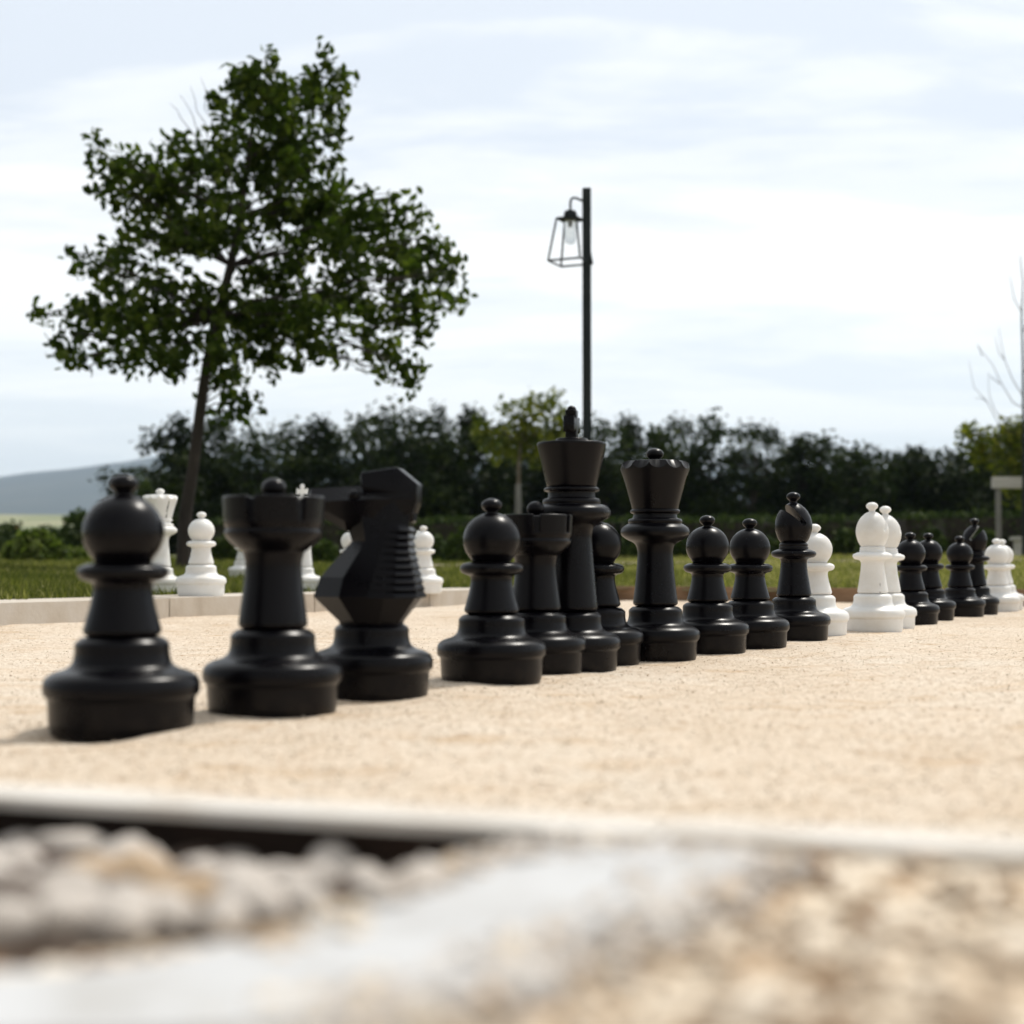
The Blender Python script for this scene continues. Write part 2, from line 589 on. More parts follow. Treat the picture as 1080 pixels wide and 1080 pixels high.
# ------------------------------------------------------------------ the setting
# broad terrain out to the hills
def terrain_z(x, y):
    r = math.hypot(x, y)
    if r < 55:
        return -0.15
    n1 = mnoise.noise(Vector((x * 0.0011, y * 0.0011, 0.3)))
    n2 = mnoise.noise(Vector((x * 0.004, y * 0.004, 5.3)))
    z = -0.15 + 0.45 * min((r - 55) / 20, 1)
    if r > 90:
        z += 0.018 * (min(r, 400) - 90)
        z += 0.036 * max(min(r, 1500) - 400, 0) * (1 + 0.15 * n1)
    if y > 3000:
        t = min((y - 3000) / 4000, 1)
        t = t * t * (3 - 2 * t)
        rise = 300 + 0.15 * (x + 2362) if x < -1400 else 444 - 0.03 * (x + 1400)
        z += t * max(min(rise, 445), 200) * (1.0 + 0.05 * n1 + 0.03 * n2)
    if y > 7200:
        z -= 0.06 * (y - 7200)
    return z


def grid_obj(name, xs, ys, zf, mat, keep=None):
    nx, ny = len(xs), len(ys)
    v = [(x, y, zf(x, y)) for y in ys for x in xs]
    f = []
    for j in range(ny - 1):
        for i in range(nx - 1):
            if keep and not keep((xs[i] + xs[i + 1]) / 2, (ys[j] + ys[j + 1]) / 2):
                continue
            f += [j * nx + i, j * nx + i + 1, (j + 1) * nx + i + 1, (j + 1) * nx + i]
    return np_mesh(name, v, f, 4, mat, smooth=True)


def spaced(a, b, n, p=1.0):
    return [a + (b - a) * (k / n) ** p for k in range(n + 1)]


ysT = spaced(-40, 60, 10) + spaced(60, 400, 16)[1:] + spaced(400, 1500, 24)[1:] + spaced(1500, 3000, 20)[1:] + spaced(3000, 9000, 70)[1:]
xsT = spaced(-4500, -300, 120) + spaced(-300, 300, 30)[1:] + spaced(300, 4500, 60)[1:]
ground = grid_obj('ground', xsT, [y for y in ysT if y <= 3100], terrain_z, M['field'])
tag(ground, kind='structure')
hills = grid_obj('hills', xsT, [y for y in ysT if y >= 3000], terrain_z, M['hill'])
tag(hills, kind='structure')

# lawn
xsL = spaced(-34, 34, 170)
ysL = spaced(3, 62, 170)
lawn = grid_obj('lawn', xsL, ysL, lambda x, y: lawn_z(x, y) - 0.006, M['soil'],
                keep=lambda x, y: max(out_left(x, y), out_far(x, y) + 0.25) > 0.25)
tag(lawn, kind='structure')

# pale path crossing the lawn
bm = bmesh.new()
pv = []
for k in range(25):
    x = -1.5 + k * 0.35
    y0 = 19.6 + 0.10 * math.sin(k * 0.5) - 0.02 * k
    pv.append((bm.verts.new((x, y0, lawn_z(x, y0) + 0.022)), bm.verts.new((x, y0 + 1.1, lawn_z(x, y0 + 1.1) + 0.022))))
for a, b in zip(pv, pv[1:]):
    bm.faces.new((a[0], b[0], b[1], a[1]))
tag(obj('path', bm, M['path']), kind='structure')

# sand court
NK0, NK1 = G(0, 851, 0.082), G(1080, 917, 0.082)        # camera-side edge of the near edging
nd = Vector((NK1.x - NK0.x, NK1.y - NK0.y)).normalized()
nn = Vector((-nd.y, nd.x))                               # away from the camera
NW = 0.055


def near_side(x, y):                                     # > 0 beyond the near edging (on the court)
    return (x - NK0.x) * nn.x + (y - NK0.y) * nn.y


def sand_z(x, y):
    return (0.010 * mnoise.noise(Vector((x * 1.1, y * 1.1, 1.0))) - 0.010 * max(mnoise.noise(Vector((x * 3.2, y * 3.2, 7.0))) - 0.28, 0) * 3 + 0.005 * mnoise.noise(Vector((x * 5, y * 5, 2.0)))
            + 0.0025 * mnoise.noise(Vector((x * 16, y * 16, 4.0))))


xsS = spaced(-5.2, 6.4, 400)
ysS = spaced(0.4, 13.0, 150, 1.6) 
sand = grid_obj('sand', xsS, ysS, sand_z, M['sand'],
                keep=lambda x, y: near_side(x, y) > 0.02 and out_left(x, y) < 0.1 and out_far(x, y) < 0.06)
tag(sand, kind='structure')

# loose grains lying on the sand
octa = np.array([(1, 0, 0), (-1, 0, 0), (0, 1, 0), (0, -1, 0), (0, 0, 1), (0, 0, -1)], dtype=float)
octf = np.array([(0, 2, 4), (2, 1, 4), (1, 3, 4), (3, 0, 4), (2, 0, 5), (1, 2, 5), (3, 1, 5), (0, 3, 5)])


def grains(name, n, dmin, dmax, rmin, rmax, mat, zf, ok, jitter=0.3, seed=1):
    g = np.random.default_rng(seed)
    vs, keepn = [], 0
    while keepn < n:
        d = dmin * (dmax / dmin) ** g.random()
        x = (g.random() * 2 - 1) * 0.37 * d
        if not ok(x, d):
            continue
        r = rmin * (rmax / rmin) ** (g.random() ** 1.8)
        sc = r * (0.7 + 0.6 * g.random(3)) * np.array([1, 1, 0.6])
        a = g.random() * 6.28
        ca, sa = math.cos(a), math.sin(a)
        o = octa * sc + g.normal(0, jitter * r, (6, 3)) * 0.6
        o = np.stack([o[:, 0] * ca - o[:, 1] * sa, o[:, 0] * sa + o[:, 1] * ca, o[:, 2]], 1)
        vs.append(o + np.array([x, d, zf(x, d) + r * 0.25]))
        keepn += 1
    v = np.concatenate(vs)
    f = (octf[None] + 6 * np.arange(n)[:, None, None]).ravel()
    return tag(np_mesh(name, v, f, 3, mat), kind='stuff')


on_sand = lambda x, y: near_side(x, y) > NW + 0.01 and out_left(x, y) < -0.01 and out_far(x, y) < -0.03
grains('loose_grains', 30000, 1.05, 10.5, 0.0010, 0.0028, M['grain_light'], sand_z, on_sand, seed=3)
grains('dark_grains', 1500, 1.05, 10.5, 0.0012, 0.0032, M['grain_dark'], sand_z, on_sand, seed=4)


# left kerb: long concrete blocks with narrow joints
def along(bm, o, d, n, s0, s1, w0, w1, z0, z1):
    c = [o + d * s + n * q for s, q in ((s0, w0), (s1, w0), (s1, w1), (s0, w1))]
    v = [bm.verts.new((p.x, p.y, z)) for z in (z0, z1) for p in c]
    for f in ((3, 2, 1, 0), (4, 5, 6, 7), (0, 1, 5, 4), (1, 2, 6, 5), (2, 3, 7, 6), (3, 0, 4, 7)):
        bm.faces.new([v[i] for i in f])


bm = bmesh.new()
s = -7.0
while s < 5.0:
    e = min(s + 1.13, 5.28)
    along(bm, KL0, KLD, KLN, s, e - 0.008, 0, KERB_W, -0.12, KERB_Z + random.uniform(-0.003, 0.003))
    s = e
bevel_all(bm, 0.006, 2)
tag(obj('kerb', bm, M['kerb']), kind='structure')

# brown edging along the far side
bm = bmesh.new()
s = 0.0
while s < 9:
    along(bm, CORNER, KRD, KRN, s, s + 2.395, 0, 0.07, -0.12, 0.104 + random.uniform(-0.003, 0.003))
    s += 2.4
bevel_all(bm, 0.005, 2)
tag(obj('timber_edging', bm, M['timber']), kind='structure')

# near edging: pale stone cap over an added dark strip that paints the shadow gap
o2 = Vector((NK0.x, NK0.y))
bm = bmesh.new()
s = -4.5
while s < 4.5:
    along(bm, o2, nd, nn, s, s + 0.996, 0, NW, 0.0815, 0.09 + random.uniform(-0.0015, 0.0015))
    s += 1.0
bevel_all(bm, 0.004, 2)
tag(obj('stone_edging', bm, M['edging']), kind='structure')
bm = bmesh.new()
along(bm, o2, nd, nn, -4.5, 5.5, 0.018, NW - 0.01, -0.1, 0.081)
tag(obj('edging_gap_shade', bm, M['gap_shade_pane']), kind='structure')


# the bank of gravel on this side: low and stony at the left, rising to the cap at the right
def bank_z(x, y):
    q = Vector((x - NK0.x, y - NK0.y))
    sx, back = q.dot(nd), -q.dot(nn)
    t = min(max((sx - 0.375) / 0.11, 0), 1)
    t = t * t * (3 - 2 * t)
    low = 0.042 + 0.030 * min(max(back / 0.30, 0), 1)
    h = low * (1 - t) + 0.083 * t
    h += 0.006 * mnoise.noise(Vector((x * 9, y * 9, 1))) + 0.003 * mnoise.noise(Vector((x * 30, y * 30, 2)))
    return h


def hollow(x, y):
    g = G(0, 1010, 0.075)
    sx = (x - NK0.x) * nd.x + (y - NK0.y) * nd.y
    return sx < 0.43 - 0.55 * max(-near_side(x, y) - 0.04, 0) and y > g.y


bxs, bys = spaced(-2.2, 2.0, 300), spaced(-1.2, 1.9, 230)
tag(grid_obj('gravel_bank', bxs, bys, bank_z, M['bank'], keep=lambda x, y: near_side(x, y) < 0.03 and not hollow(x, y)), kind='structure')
tag(grid_obj('shaded_soil_hollow', bxs, bys, bank_z, M['gap_shade_soil'], keep=lambda x, y: near_side(x, y) < 0.03 and hollow(x, y)), kind='structure')  # this part of the bank has the shade put into its colour
HPG = [G(px, py, 0.083) for px, py in ((575, 893), (800, 920), (665, 978), (470, 1056), (240, 1103), (-80, 1105), (-80, 1034), (180, 1010), (300, 985), (390, 950), (450, 922))]


def in_haunch(x, y):
    c = False
    for a, b in zip(HPG, HPG[1:] + HPG[:1]):
        if (a.y > y) != (b.y > y) and x < (b.x - a.x) * (y - a.y) / (b.y - a.y) + a.x:
            c = not c
    return c


on_bank = lambda x, y: near_side(x, y) < -0.004 and not in_haunch(x, y) and not hollow(x, y)
grains('pale_gravel', 900, 0.42, 1.25, 0.003, 0.012, noisy_mat('pale_gravel', [(0.3, (0.46, 0.34, 0.23)), (0.6, (0.62, 0.53, 0.42)), (0.8, (0.70, 0.67, 0.61))], 40, 0.85), bank_z, on_bank, seed=11)
grains('brown_gravel', 260, 0.42, 1.25, 0.003, 0.011, noisy_mat('brown_gravel', [(0.3, (0.17, 0.085, 0.04)), (0.7, (0.38, 0.24, 0.13))], 40, 0.85), bank_z, on_bank, seed=12)

# smooth pale mortar haunch running down from the edging
hp = [(575, 900), (640, 899), (715, 905), (800, 920), (750, 948), (665, 982), (575, 1026), (470, 1060), (340, 1092), (240, 1105), (-80, 1105), (-80, 1034), (60, 1026), (180, 1010), (300, 985), (390, 950), (450, 922), (520, 910)]
bm = bmesh.new()
top, bot = [], []
for i, (px, py) in enumerate(hp):
    g = G(px, py, 0.083)
    zt = max(bank_z(g.x, g.y) + 0.006, 0.082)
    top.append(bm.verts.new((g.x, g.y, zt)))
    bot.append(bm.verts.new((g.x, g.y - 0.004, zt - 0.05)))
cxy = [G(560, 925, 0.083), G(440, 975, 0.083), G(240, 1035, 0.083)]
n_ = len(top)
for i in range(n_):
    bm.faces.new((top[i], bot[i], bot[(i + 1) % n_], top[(i + 1) % n_]))
tf = bm.faces.new(top)
r_ = bmesh.ops.triangulate(bm, faces=[tf])
bmesh.ops.subdivide_edges(bm, edges=list({e for f in r_['faces'] for e in f.edges}), cuts=4, use_grid_fill=True)
for v in bm.verts:
    if v.co.z > 0.055:
        v.co.z += 0.003 * mnoise.noise(v.co * 14) + 0.003
tag(obj('mortar_haunch', bm, M['haunch'], smooth=60), kind='structure')


def edge_dist(x, y):
    best = 9
    for a, b in zip(HPG, HPG[1:] + HPG[:1]):
        ab = Vector((b.x - a.x, b.y - a.y))
        q = Vector((x - a.x, y - a.y))
        t_ = min(max(q.dot(ab) / ab.length_squared, 0), 1)
        best = min(best, (q - ab * t_).length)
    return best


g_edge = random.Random(8)
near_edge = lambda x, y: near_side(x, y) < -0.004 and g_edge.random() < math.exp(-(edge_dist(x, y) / 0.022) ** 2)
top_z = lambda x, y: max(bank_z(x, y), 0.084) if in_haunch(x, y) else bank_z(x, y)
grains('white_gravel', 1500, 0.45, 1.1, 0.004, 0.013, M['pebble'], top_z, lambda x, y: near_edge(x, y) and x > -0.07, seed=15)
grains('tan_gravel', 350, 0.45, 1.1, 0.004, 0.012, M['bank'], top_z, lambda x, y: near_edge(x, y) and x > -0.12, seed=16)


# white stones lying in the hollow under the near edging
def pebble_mesh(seed):
    g = random.Random(seed)
    bm = bmesh.new()
    bmesh.ops.create_icosphere(bm, subdivisions=3, radius=1)
    off = Vector((g.uniform(0, 50), g.uniform(0, 50), 0))
    sc = (g.uniform(0.85, 1.2), g.uniform(0.75, 1.0), g.uniform(0.55, 0.8))
    for v in bm.verts:
        k = 1 + 0.22 * mnoise.noise(v.co * 1.1 + off) + 0.08 * mnoise.noise(v.co * 2.6 + off)
        v.co = Vector((v.co.x * sc[0], v.co.y * sc[1], v.co.z * sc[2])) * k
    finish(bm, 60)
    me = bpy.data.meshes.new('pebble')
    bm.to_mesh(me)
    bm.free()
    return me


peb = [pebble_mesh(100 + k) for k in range(6)]
pb_mats = ['pebble', 'pebble_tan', 'stone_dark']
peb_m = {}
for k in range(6):
    for mk in pb_mats:
        c = peb[k].copy()
        c.materials.append(M[mk])
        peb_m[(k, mk)] = c
stones = []      # (px, py, radius m, material)
pos = [(20, 908, .020, 0), (78, 890, .026, 0), (66, 922, .020, 0), (122, 903, .028, 0), (155, 900, .024, 0), (176, 918, .022, 0), (100, 950, .026, 1),
       (150, 940, .026, 1), (205, 925, .021, 0), (240, 895, .02, 0), (254, 880, .019, 0), (30, 945, .024, 0), (0, 925, .024, 0), (50, 975, .026, 0),
       (10, 985, .026, 0), (245, 935, .024, 0), (285, 915, .02, 0), (300, 900, .017, 0), (330, 925, .022, 0), (352, 905, .021, 0), (382, 912, .018, 0),
       (300, 948, .022, 0), (215, 950, .019, 1), (350, 942, .02, 0), (395, 930, .018, 0), (45, 900, .018, 2), (228, 912, .016, 2), (118, 962, .02, 2),
       (20, 1002, .022, 2), (357, 930, .014, 2), (180, 962, .022, 1), (265, 965, .02, 0), (90, 985, .022, 0), (-30, 955, .026, 0), (-25, 900, .022, 0),
       (420, 905, .015, 0), (62, 948, .018, 2), (132, 928, .013, 2), (262, 918, .014, 2), (310, 938, .013, 2), (8, 945, .016, 2), (190, 940, .016, 2), (172, 985, .02, 0), (120, 1000, .022, 0), (60, 1005, .022, 0), (0, 1015, .022, 0), (232, 988, .02, 0), (320, 905, .014, 1), (270, 945, .016, 0), (400, 918, .014, 0), (370, 895, .014, 0), (280, 888, .016, 0), (128, 878, .018, 0), (170, 880, .02, 0), (20, 880, .022, 0), (215, 905, .016, 0), (140, 975, .022, 0), (480, 893, .013, 0), (500, 885, .013, 0), (200, 890, .016, 2), (320, 960, .018, 0)]
for i, (px, py, r, mk) in enumerate(pos):
    if mk == 0 and i % 6 == 5:
        continue
    g = G(px, py, 0.062)
    o = bpy.data.objects.new(('white_stone', 'ochre_stone', 'dark_stone')[mk], peb_m[(i % 6, pb_mats[mk])])
    COL.objects.link(o)
    base = max(bank_z(g.x, g.y), 0.03)
    o.location = (g.x, g.y, base + r * 0.42)
    o.rotation_euler = (random.uniform(-.4, .4), random.uniform(-.4, .4), random.uniform(0, 6.28))
    r *= (0.92, 0.92, 1.2)[mk]
    o.scale = (r, r, r)
    if mk == 0:
        tag(o, 'rounded white stone in the stony hollow below the near pale edging', 'stone', 'white stones in the near hollow')
    elif mk == 1:
        tag(o, 'ochre brown stone among the white stones below the near edging', 'stone', 'ochre stones in the near hollow')
    else:
        tag(o, 'dark brown stone sunk between the white stones below the near edging', 'stone', 'dark stones in the near hollow')


# ------------------------------------------------------------------ grass
def grass_field(n, seed=21):
    g = np.random.default_rng(seed)
    pts, hs = [], []
    while len(pts) < n:
        d = 6.0 * (27.0 / 6.0) ** (g.random() ** 0.8)
        x = (g.random() * 2 - 1) * (0.36 if g.random() < 0.75 else 0.75) * d
        a, b = out_left(x, d) - KERB_W, out_far(x, d) - 0.07
        m = max(a, b)
        if m < -0.10 or (b > a and m < -0.03):
            continue
        if m < 0.0 and mnoise.noise(Vector((x * 4, d * 4, 20))) < 0.12 - m * 4:
            continue
        pts.append((x, d, (lawn_z(x, d) if m > 0 else KERB_Z) - 0.004))
        dens = mnoise.noise(Vector((x * 1.3, d * 1.3, 9)))
        hs.append((0.018 + 0.046 * g.random() ** 2) * (1 + 0.45 * dens) * (1 + 0.02 * (d - 6)))
    p = np.array(pts)
    h = np.array(hs)
    ang = g.random(n) * 6.283
    wd = (0.0024 + 0.0026 * g.random(n)) * (0.6 + p[:, 1] / 9)
    lean = h * (0.25 + 0.55 * g.random(n))
    la = g.random(n) * 6.283
    dx, dy = np.cos(ang) * wd, np.sin(ang) * wd
    v = np.empty((n, 3, 3))
    v[:, 0] = p + np.stack([dx, dy, 0 * dx], 1)
    v[:, 1] = p - np.stack([dx, dy, 0 * dx], 1)
    v[:, 2] = p + np.stack([np.cos(la) * lean, np.sin(la) * lean, h], 1)
    # drier, yellower turf towards the far right of the lawn, in patches
    dry = np.array([0.38 + 0.34 * mnoise.noise(Vector((x * 0.5, y * 0.5, 4))) + 0.18 * np.tanh((x - 0.3) * 0.8) for x, y in p[:, :2]])
    t = np.clip(dry + g.normal(0, 0.24, n), 0, 1)
    return tag(np_mesh('grass', v.reshape(-1, 3), np.arange(3 * n), 3, M['grass'], tint=np.repeat(t, 3)), kind='stuff')


grass_field(165000)


# ------------------------------------------------------------------ foliage builders
def leaf_cloud(centers, radii, counts, size, seed, clump=9, spread=None, flat=0.0):
    g = np.random.default_rng(seed)
    C_, T_ = [], []
    for c, r, n in zip(centers, radii, counts):
        k = max(1, int(n / clump))
        u = g.normal(0, 1, (k, 3))
        u /= np.linalg.norm(u, axis=1)[:, None]
        u *= (g.random(k) ** 0.42)[:, None]
        sub = np.array(c) + u * np.array(r)
        sp = spread or size * 1.25
        tb = g.random(k)
        for q, t in zip(sub, tb):
            m = int(clump * (0.6 + 0.8 * g.random()))
            C_.append(q + np.clip(g.normal(0, 1, (m, 3)), -1.7, 1.7) * sp)
            T_.append(np.clip(t * 0.6 + g.random(m) * 0.4 + g.normal(0, 0.08, m), 0, 1))
    c = np.concatenate(C_)
    t = np.concatenate(T_)
    n = len(c)
    a = g.normal(0, 1, (n, 3))
    a[:, 2] -= 0.35
    a /= np.linalg.norm(a, axis=1)[:, None]
    b = g.normal(0, 1, (n, 3))
    b -= (b * a).sum(1)[:, None] * a
    b /= np.linalg.norm(b, axis=1)[:, None]
    nrm = np.cross(a, b)
    L = size * (0.65 + 0.7 * g.random(n))[:, None]
    W = L * 0.33
    v = np.empty((n, 6, 3))
    v[:, 0] = c - a * L * 0.5
    v[:, 1] = c + b * W * 0.8 - a * L * 0.12 + nrm * L * 0.1
    v[:, 2] = c + b * W * 0.75 + a * L * 0.22 + nrm * L * 0.1
    v[:, 3] = c + a * L * 0.5
    v[:, 4] = c - b * W * 0.75 + a * L * 0.22 + nrm * L * 0.1
    v[:, 5] = c - b * W * 0.8 - a * L * 0.12 + nrm * L * 0.1
    f = np.array([0, 1, 2, 3, 0, 3, 4, 5])
    F = (f[None] + 6 * np.arange(n)[:, None]).ravel()
    return v.reshape(-1, 3), F, np.repeat(t, 6)


def wander(a, b, n, amp, g):
    a, b = Vector(a), Vector(b)
    res = []
    for i in range(n + 1):
        t = i / n
        p = a.lerp(b, t)
        k = math.sin(math.pi * t) * amp * (b - a).length
        res.append(p + Vector((g.uniform(-k, k), g.uniform(-k, k), g.uniform(-k, k) + k * 0.8)))
    res[0], res[-1] = a, b
    return res


# the big tree behind the court, leaning trunk, loose irregular crown
TD = 16.0
base_pt = P(193, 560, TD)
base_pt.z = lawn_z(base_pt.x, TD)
trunk_px = [(196, 540), (203, 490), (211, 430), (219, 385), (231, 335), (243, 280), (253, 225), (262, 165), (269, 110), (270, 68)]
trunk_w = [.080, .070, .062, .058, .054, .052, .047, .036, .024, .012, .006]
tr = empty('oak_tree', base_pt)
tag(tr, 'tall leafy tree with leaning trunk and loose dark crown on the lawn at left', 'tree')
g = random.Random(5)
tpts = [Vector((0, 0, -0.05))]
for i, (px, py) in enumerate(trunk_px):
    q = P(px, py, TD) - base_pt
    q.y += 0.06 * math.sin(i * 1.3)
    tpts.append(q)
bmT = bmesh.new()
tube(bmT, tpts, trunk_w, 10)
clus = [(268, 84, 30, 34), (290, 112, 34, 34), (345, 78, 25, 27), (352, 118, 17, 28), (248, 112, 24, 20), (357, 143, 12, 14), (325, 100, 18, 20), (122, 192, 22, 16),
        (110, 166, 19, 20), (137, 180, 30, 18), (165, 188, 34, 24), (200, 168, 36, 26), (225, 148, 22, 22),
        (150, 213, 40, 22), (200, 215, 44, 28), (250, 178, 44, 38), (300, 160, 40, 34), (330, 178, 30, 28), (316, 140, 30, 24),
        (180, 250, 46, 24), (140, 250, 24, 13), (235, 240, 42, 30), (290, 225, 42, 36), (330, 222, 34, 30), (350, 210, 22, 22),
        (375, 230, 30, 24), (402, 226, 26, 20), (428, 232, 20, 24), (450, 262, 22, 24), (400, 268, 45, 33), (350, 268, 44, 32), (440, 298, 34, 26),
        (472, 284, 16, 13), (482, 318, 18, 9), (455, 325, 25, 18), (416, 208, 10, 8),
        (100, 278, 24, 11), (130, 290, 30, 17), (110, 328, 38, 24), (85, 345, 20, 20), (45, 332, 20, 7), (150, 338, 44, 24), (88, 378, 24, 11),
        (130, 380, 34, 12), (180, 380, 38, 16), (190, 318, 46, 28), (240, 330, 38, 32), (228, 378, 30, 18), (75, 265, 8, 6), (205, 258, 30, 13), (122, 264, 20, 10), (70, 362, 22, 14), (160, 372, 36, 14),
        (285, 298, 44, 26), (300, 342, 44, 24), (340, 328, 38, 22), (322, 372, 30, 14), (282, 370, 28, 22), (286, 394, 8, 12),
        (370, 318, 34, 24), (410, 330, 34, 24), (400, 365, 24, 18), (420, 388, 24, 14), (430, 410, 15, 11), (385, 388, 10, 8), (450, 350, 18, 13),
        (232, 405, 20, 13), (254, 425, 17, 13), (240, 438, 14, 8), (250, 402, 12, 10)]
cc, cr, cn = [], [], []
sc16 = TD / FPX
for (px, py, rx, ry) in clus:
    halfw = 150 * sc16 * (0.9 if py > 200 else 0.6)
    dy = g.gauss(0, 0.42) * halfw
    dy = max(-halfw, min(halfw, dy))
    if rx < 12:
        dy *= 0.4
    d = TD + dy
    c = P(px, py, TD + dy) - base_pt
    cc.append(c)
    cr.append((rx * sc16, min(0.9 * rx, 34) * sc16, ry * sc16))
    cn.append(int(rx * ry * 3.14 / 14.2))
    # a limb from the trunk to the cluster
    best = None
    for i in range(3 if (py > 395 and px < 262) else 5, len(tpts)):
        q = tpts[i]
        lower = c.z - q.z
        L = (c - q).length - 0.30 * max(min(lower, 1.2), -0.8)
        if best is None or L < best[0]:
            best = (L, i)
    i = best[1] if best else 4
    a = tpts[i]
    rr = trunk_w[i]
    L = (c - a).length
    tube(bmT, wander(a, c, 5, 0.05, g), [min(rr * 0.4, 0.007 + 0.0085 * L) * (1 - 0.16 * k) for k in range(6)], 6)
    if L > 0.5:
        for q_ in (0.5, 0.68, 0.84):
            m_ = a.lerp(c, q_)
            cc.append(m_ + Vector((0, 0, 0.05 * L)))
            cr.append((0.13, 0.13, 0.10))
            cn.append(7)
    for _ in range(3):
        e = c + Vector((g.uniform(-1, 1) * rx, g.uniform(-.8, .8) * rx, g.uniform(-1, 1) * ry)) * sc16 * 0.9
        m_ = a.lerp(c, g.uniform(0.55, 0.95))
        tube(bmT, wander(m_, e, 3, 0.07, g), [.008, .006, .0045, .003], 5)
for k in range(4):                                       # bare twigs sticking out at the upper left
    a = P(225 - k * 6, 145, TD) - base_pt
    e = P(212 - k * 11, 82 + k * 9, TD) - base_pt
    tube(bmT, wander(a, e, 4, 0.06, g), [.006, .005, .004, .003, .002], 5)
obj('trunk', bmT, M['bark'], tr, 60)
v, f, t = leaf_cloud(cc, cr, cn, 0.112, 31, clump=9, spread=0.068)
np_mesh('crown', v, f, 4, M['oak_leaf'], tr, t)


# the belt of trees beyond the hedge: a few crowns of different build, copied
def belt_tree(seed, h, wd, leafm, n_leaf, size, low=0.12, gaps=1.0):
    g = random.Random(seed)
    root = empty('belt_tree')
    bmt = bmesh.new()
    tube(bmt, wander((0, 0, -0.3), (g.uniform(-.2, .2), g.uniform(-.2, .2), h * 0.8), 6, 0.02, g), [.14, .12, .1, .085, .065, .045, .02], 7)
    cs, rs, ns = [], [], []
    for k in range(30):
        z = low + (0.86 - low) * (k + g.random()) / 34
        ww = wd * 0.5 * (math.sin(math.pi * min(max((z - 0.02) * 0.86 + 0.12, 0), 1)) ** 0.55)
        a = g.random() * 6.28
        r = ww * math.sqrt(g.random()) * 0.85
        c = Vector((math.cos(a) * r, math.sin(a) * r, z * h))
        q = g.uniform(0.11, 0.2) * wd
        cs.append(c)
        rs.append((q * 1.05, q * 1.05, q * 0.85))
        ns.append(n_leaf / 34 * (1.3 if z < 0.55 else 0.9))
        st = Vector((0, 0, max(c.z - g.uniform(0.4, 1.2), 0.2)))
        tube(bmt, wander(st, c, 3, 0.05, g), [.05, .035, .022, .01], 5)
    for k in range(12):
        a = g.random() * 6.28
        q = g.uniform(0, .42)
        c = Vector((math.cos(a) * wd * q, math.sin(a) * wd * q, h * (g.uniform(0.88, 1.03) - 0.35 * q)))
        cs.append(c)
        rs.append((wd * .055, wd * .055, h * .075))
        ns.append(n_leaf / 90)
    obj('trunk', bmt, M['bark'], root, 60)
    v, f, t = leaf_cloud(cs, rs, ns, size, seed + 1, clump=10, spread=size * 1.0)
    np_mesh('crown', v, f, 4, leafm, root, t)
    return root


protos = [belt_tree(201, 5.2, 3.0, M['dark_leaf'], 5400, 0.19), belt_tree(202, 5.6, 2.4, M['olive_leaf'], 3800, 0.18),
          belt_tree(203, 5.0, 3.3, M['dark_leaf'], 6000, 0.19), belt_tree(204, 5.8, 2.0, M['dark_leaf'], 3000, 0.17),
          belt_tree(205, 4.6, 2.8, M['olive_leaf'], 4800, 0.18)]
PH = [5.2, 5.6, 5.0, 5.8, 4.6]
belt = [  # px, top py, distance, prototype, what singles it out
    (158, 492, 50, 2, 'low dark tree at the left end of the far belt, beside the white queen'),
    (188, 446, 53, 0, 'dark bushy tree in the far belt directly above the white queen'),
    (232, 440, 56, 2, 'dark tree in the far belt just right of the leaning trunk'),
    (268, 462, 53, 4, 'lower dark tree in the far belt above the small gap left of the near rook'),
    (303, 446, 57, 1, 'dark tree in the far belt above the near black rook'),
    (338, 448, 54, 0, 'dark tree in the far belt above the white king cross'),
    (374, 445, 58, 4, 'dark tree in the far belt above the nose of the black knight'),
    (408, 428, 56, 1, 'tall dark tree in the far belt above the ears of the black knight'),
    (440, 438, 53, 2, 'dark tree in the far belt above the back of the black knight'),
    (463, 428, 58, 3, 'narrow tall dark tree in the far belt right of the black knight'),
    (500, 438, 55, 0, 'dark tree in the far belt above the pawn beside the second rook'),
    (540, 456, 60, 4, 'dark tree in the far belt behind the young yellow-green tree'),
    (585, 452, 58, 2, 'dark tree in the far belt behind the black king'),
    (636, 443, 56, 1, 'dark tree in the far belt touching the right side of the lamp post'),
    (664, 446, 59, 0, 'dark tree in the far belt between the lamp post and the black queen'),
    (697, 450, 55, 4, 'dark tree in the far belt above the black queen'),
    (719, 439, 58, 3, 'narrow dark tree in the far belt right above the black queen'),
    (752, 440, 56, 1, 'dark tree in the far belt above the pawn right of the black queen'),
    (793, 446, 54, 3, 'narrow feathery tree in the far belt above the two middle black pawns'),
    (811, 447, 57, 3, 'narrow feathery tree in the far belt left of the slit bishop'),
    (845, 465, 55, 0, 'dark tree in the far belt above the slit black bishop'),
    (868, 461, 58, 1, 'dark tree in the far belt above the half hidden white pawn'),
    (899, 472, 54, 4, 'low dark tree in the far belt left above the white bishops'),
    (931, 478, 57, 2, 'low dark tree in the far belt above the white bishops'),
    (962, 476, 55, 0, 'low dark tree in the far belt above the pair of far black pawns'),
    (986, 479, 58, 4, 'low dark tree in the far belt left of the farthest black bishop'),
    (1008, 474, 54, 2, 'low dark tree in the far belt above the farthest black bishop'),
    (1042, 466, 56, 0, 'dark tree in the far belt behind the pergola post'),
    (1084, 462, 57, 2, 'dark tree in the far belt cut by the right edge of the photo'),
]
used = set()
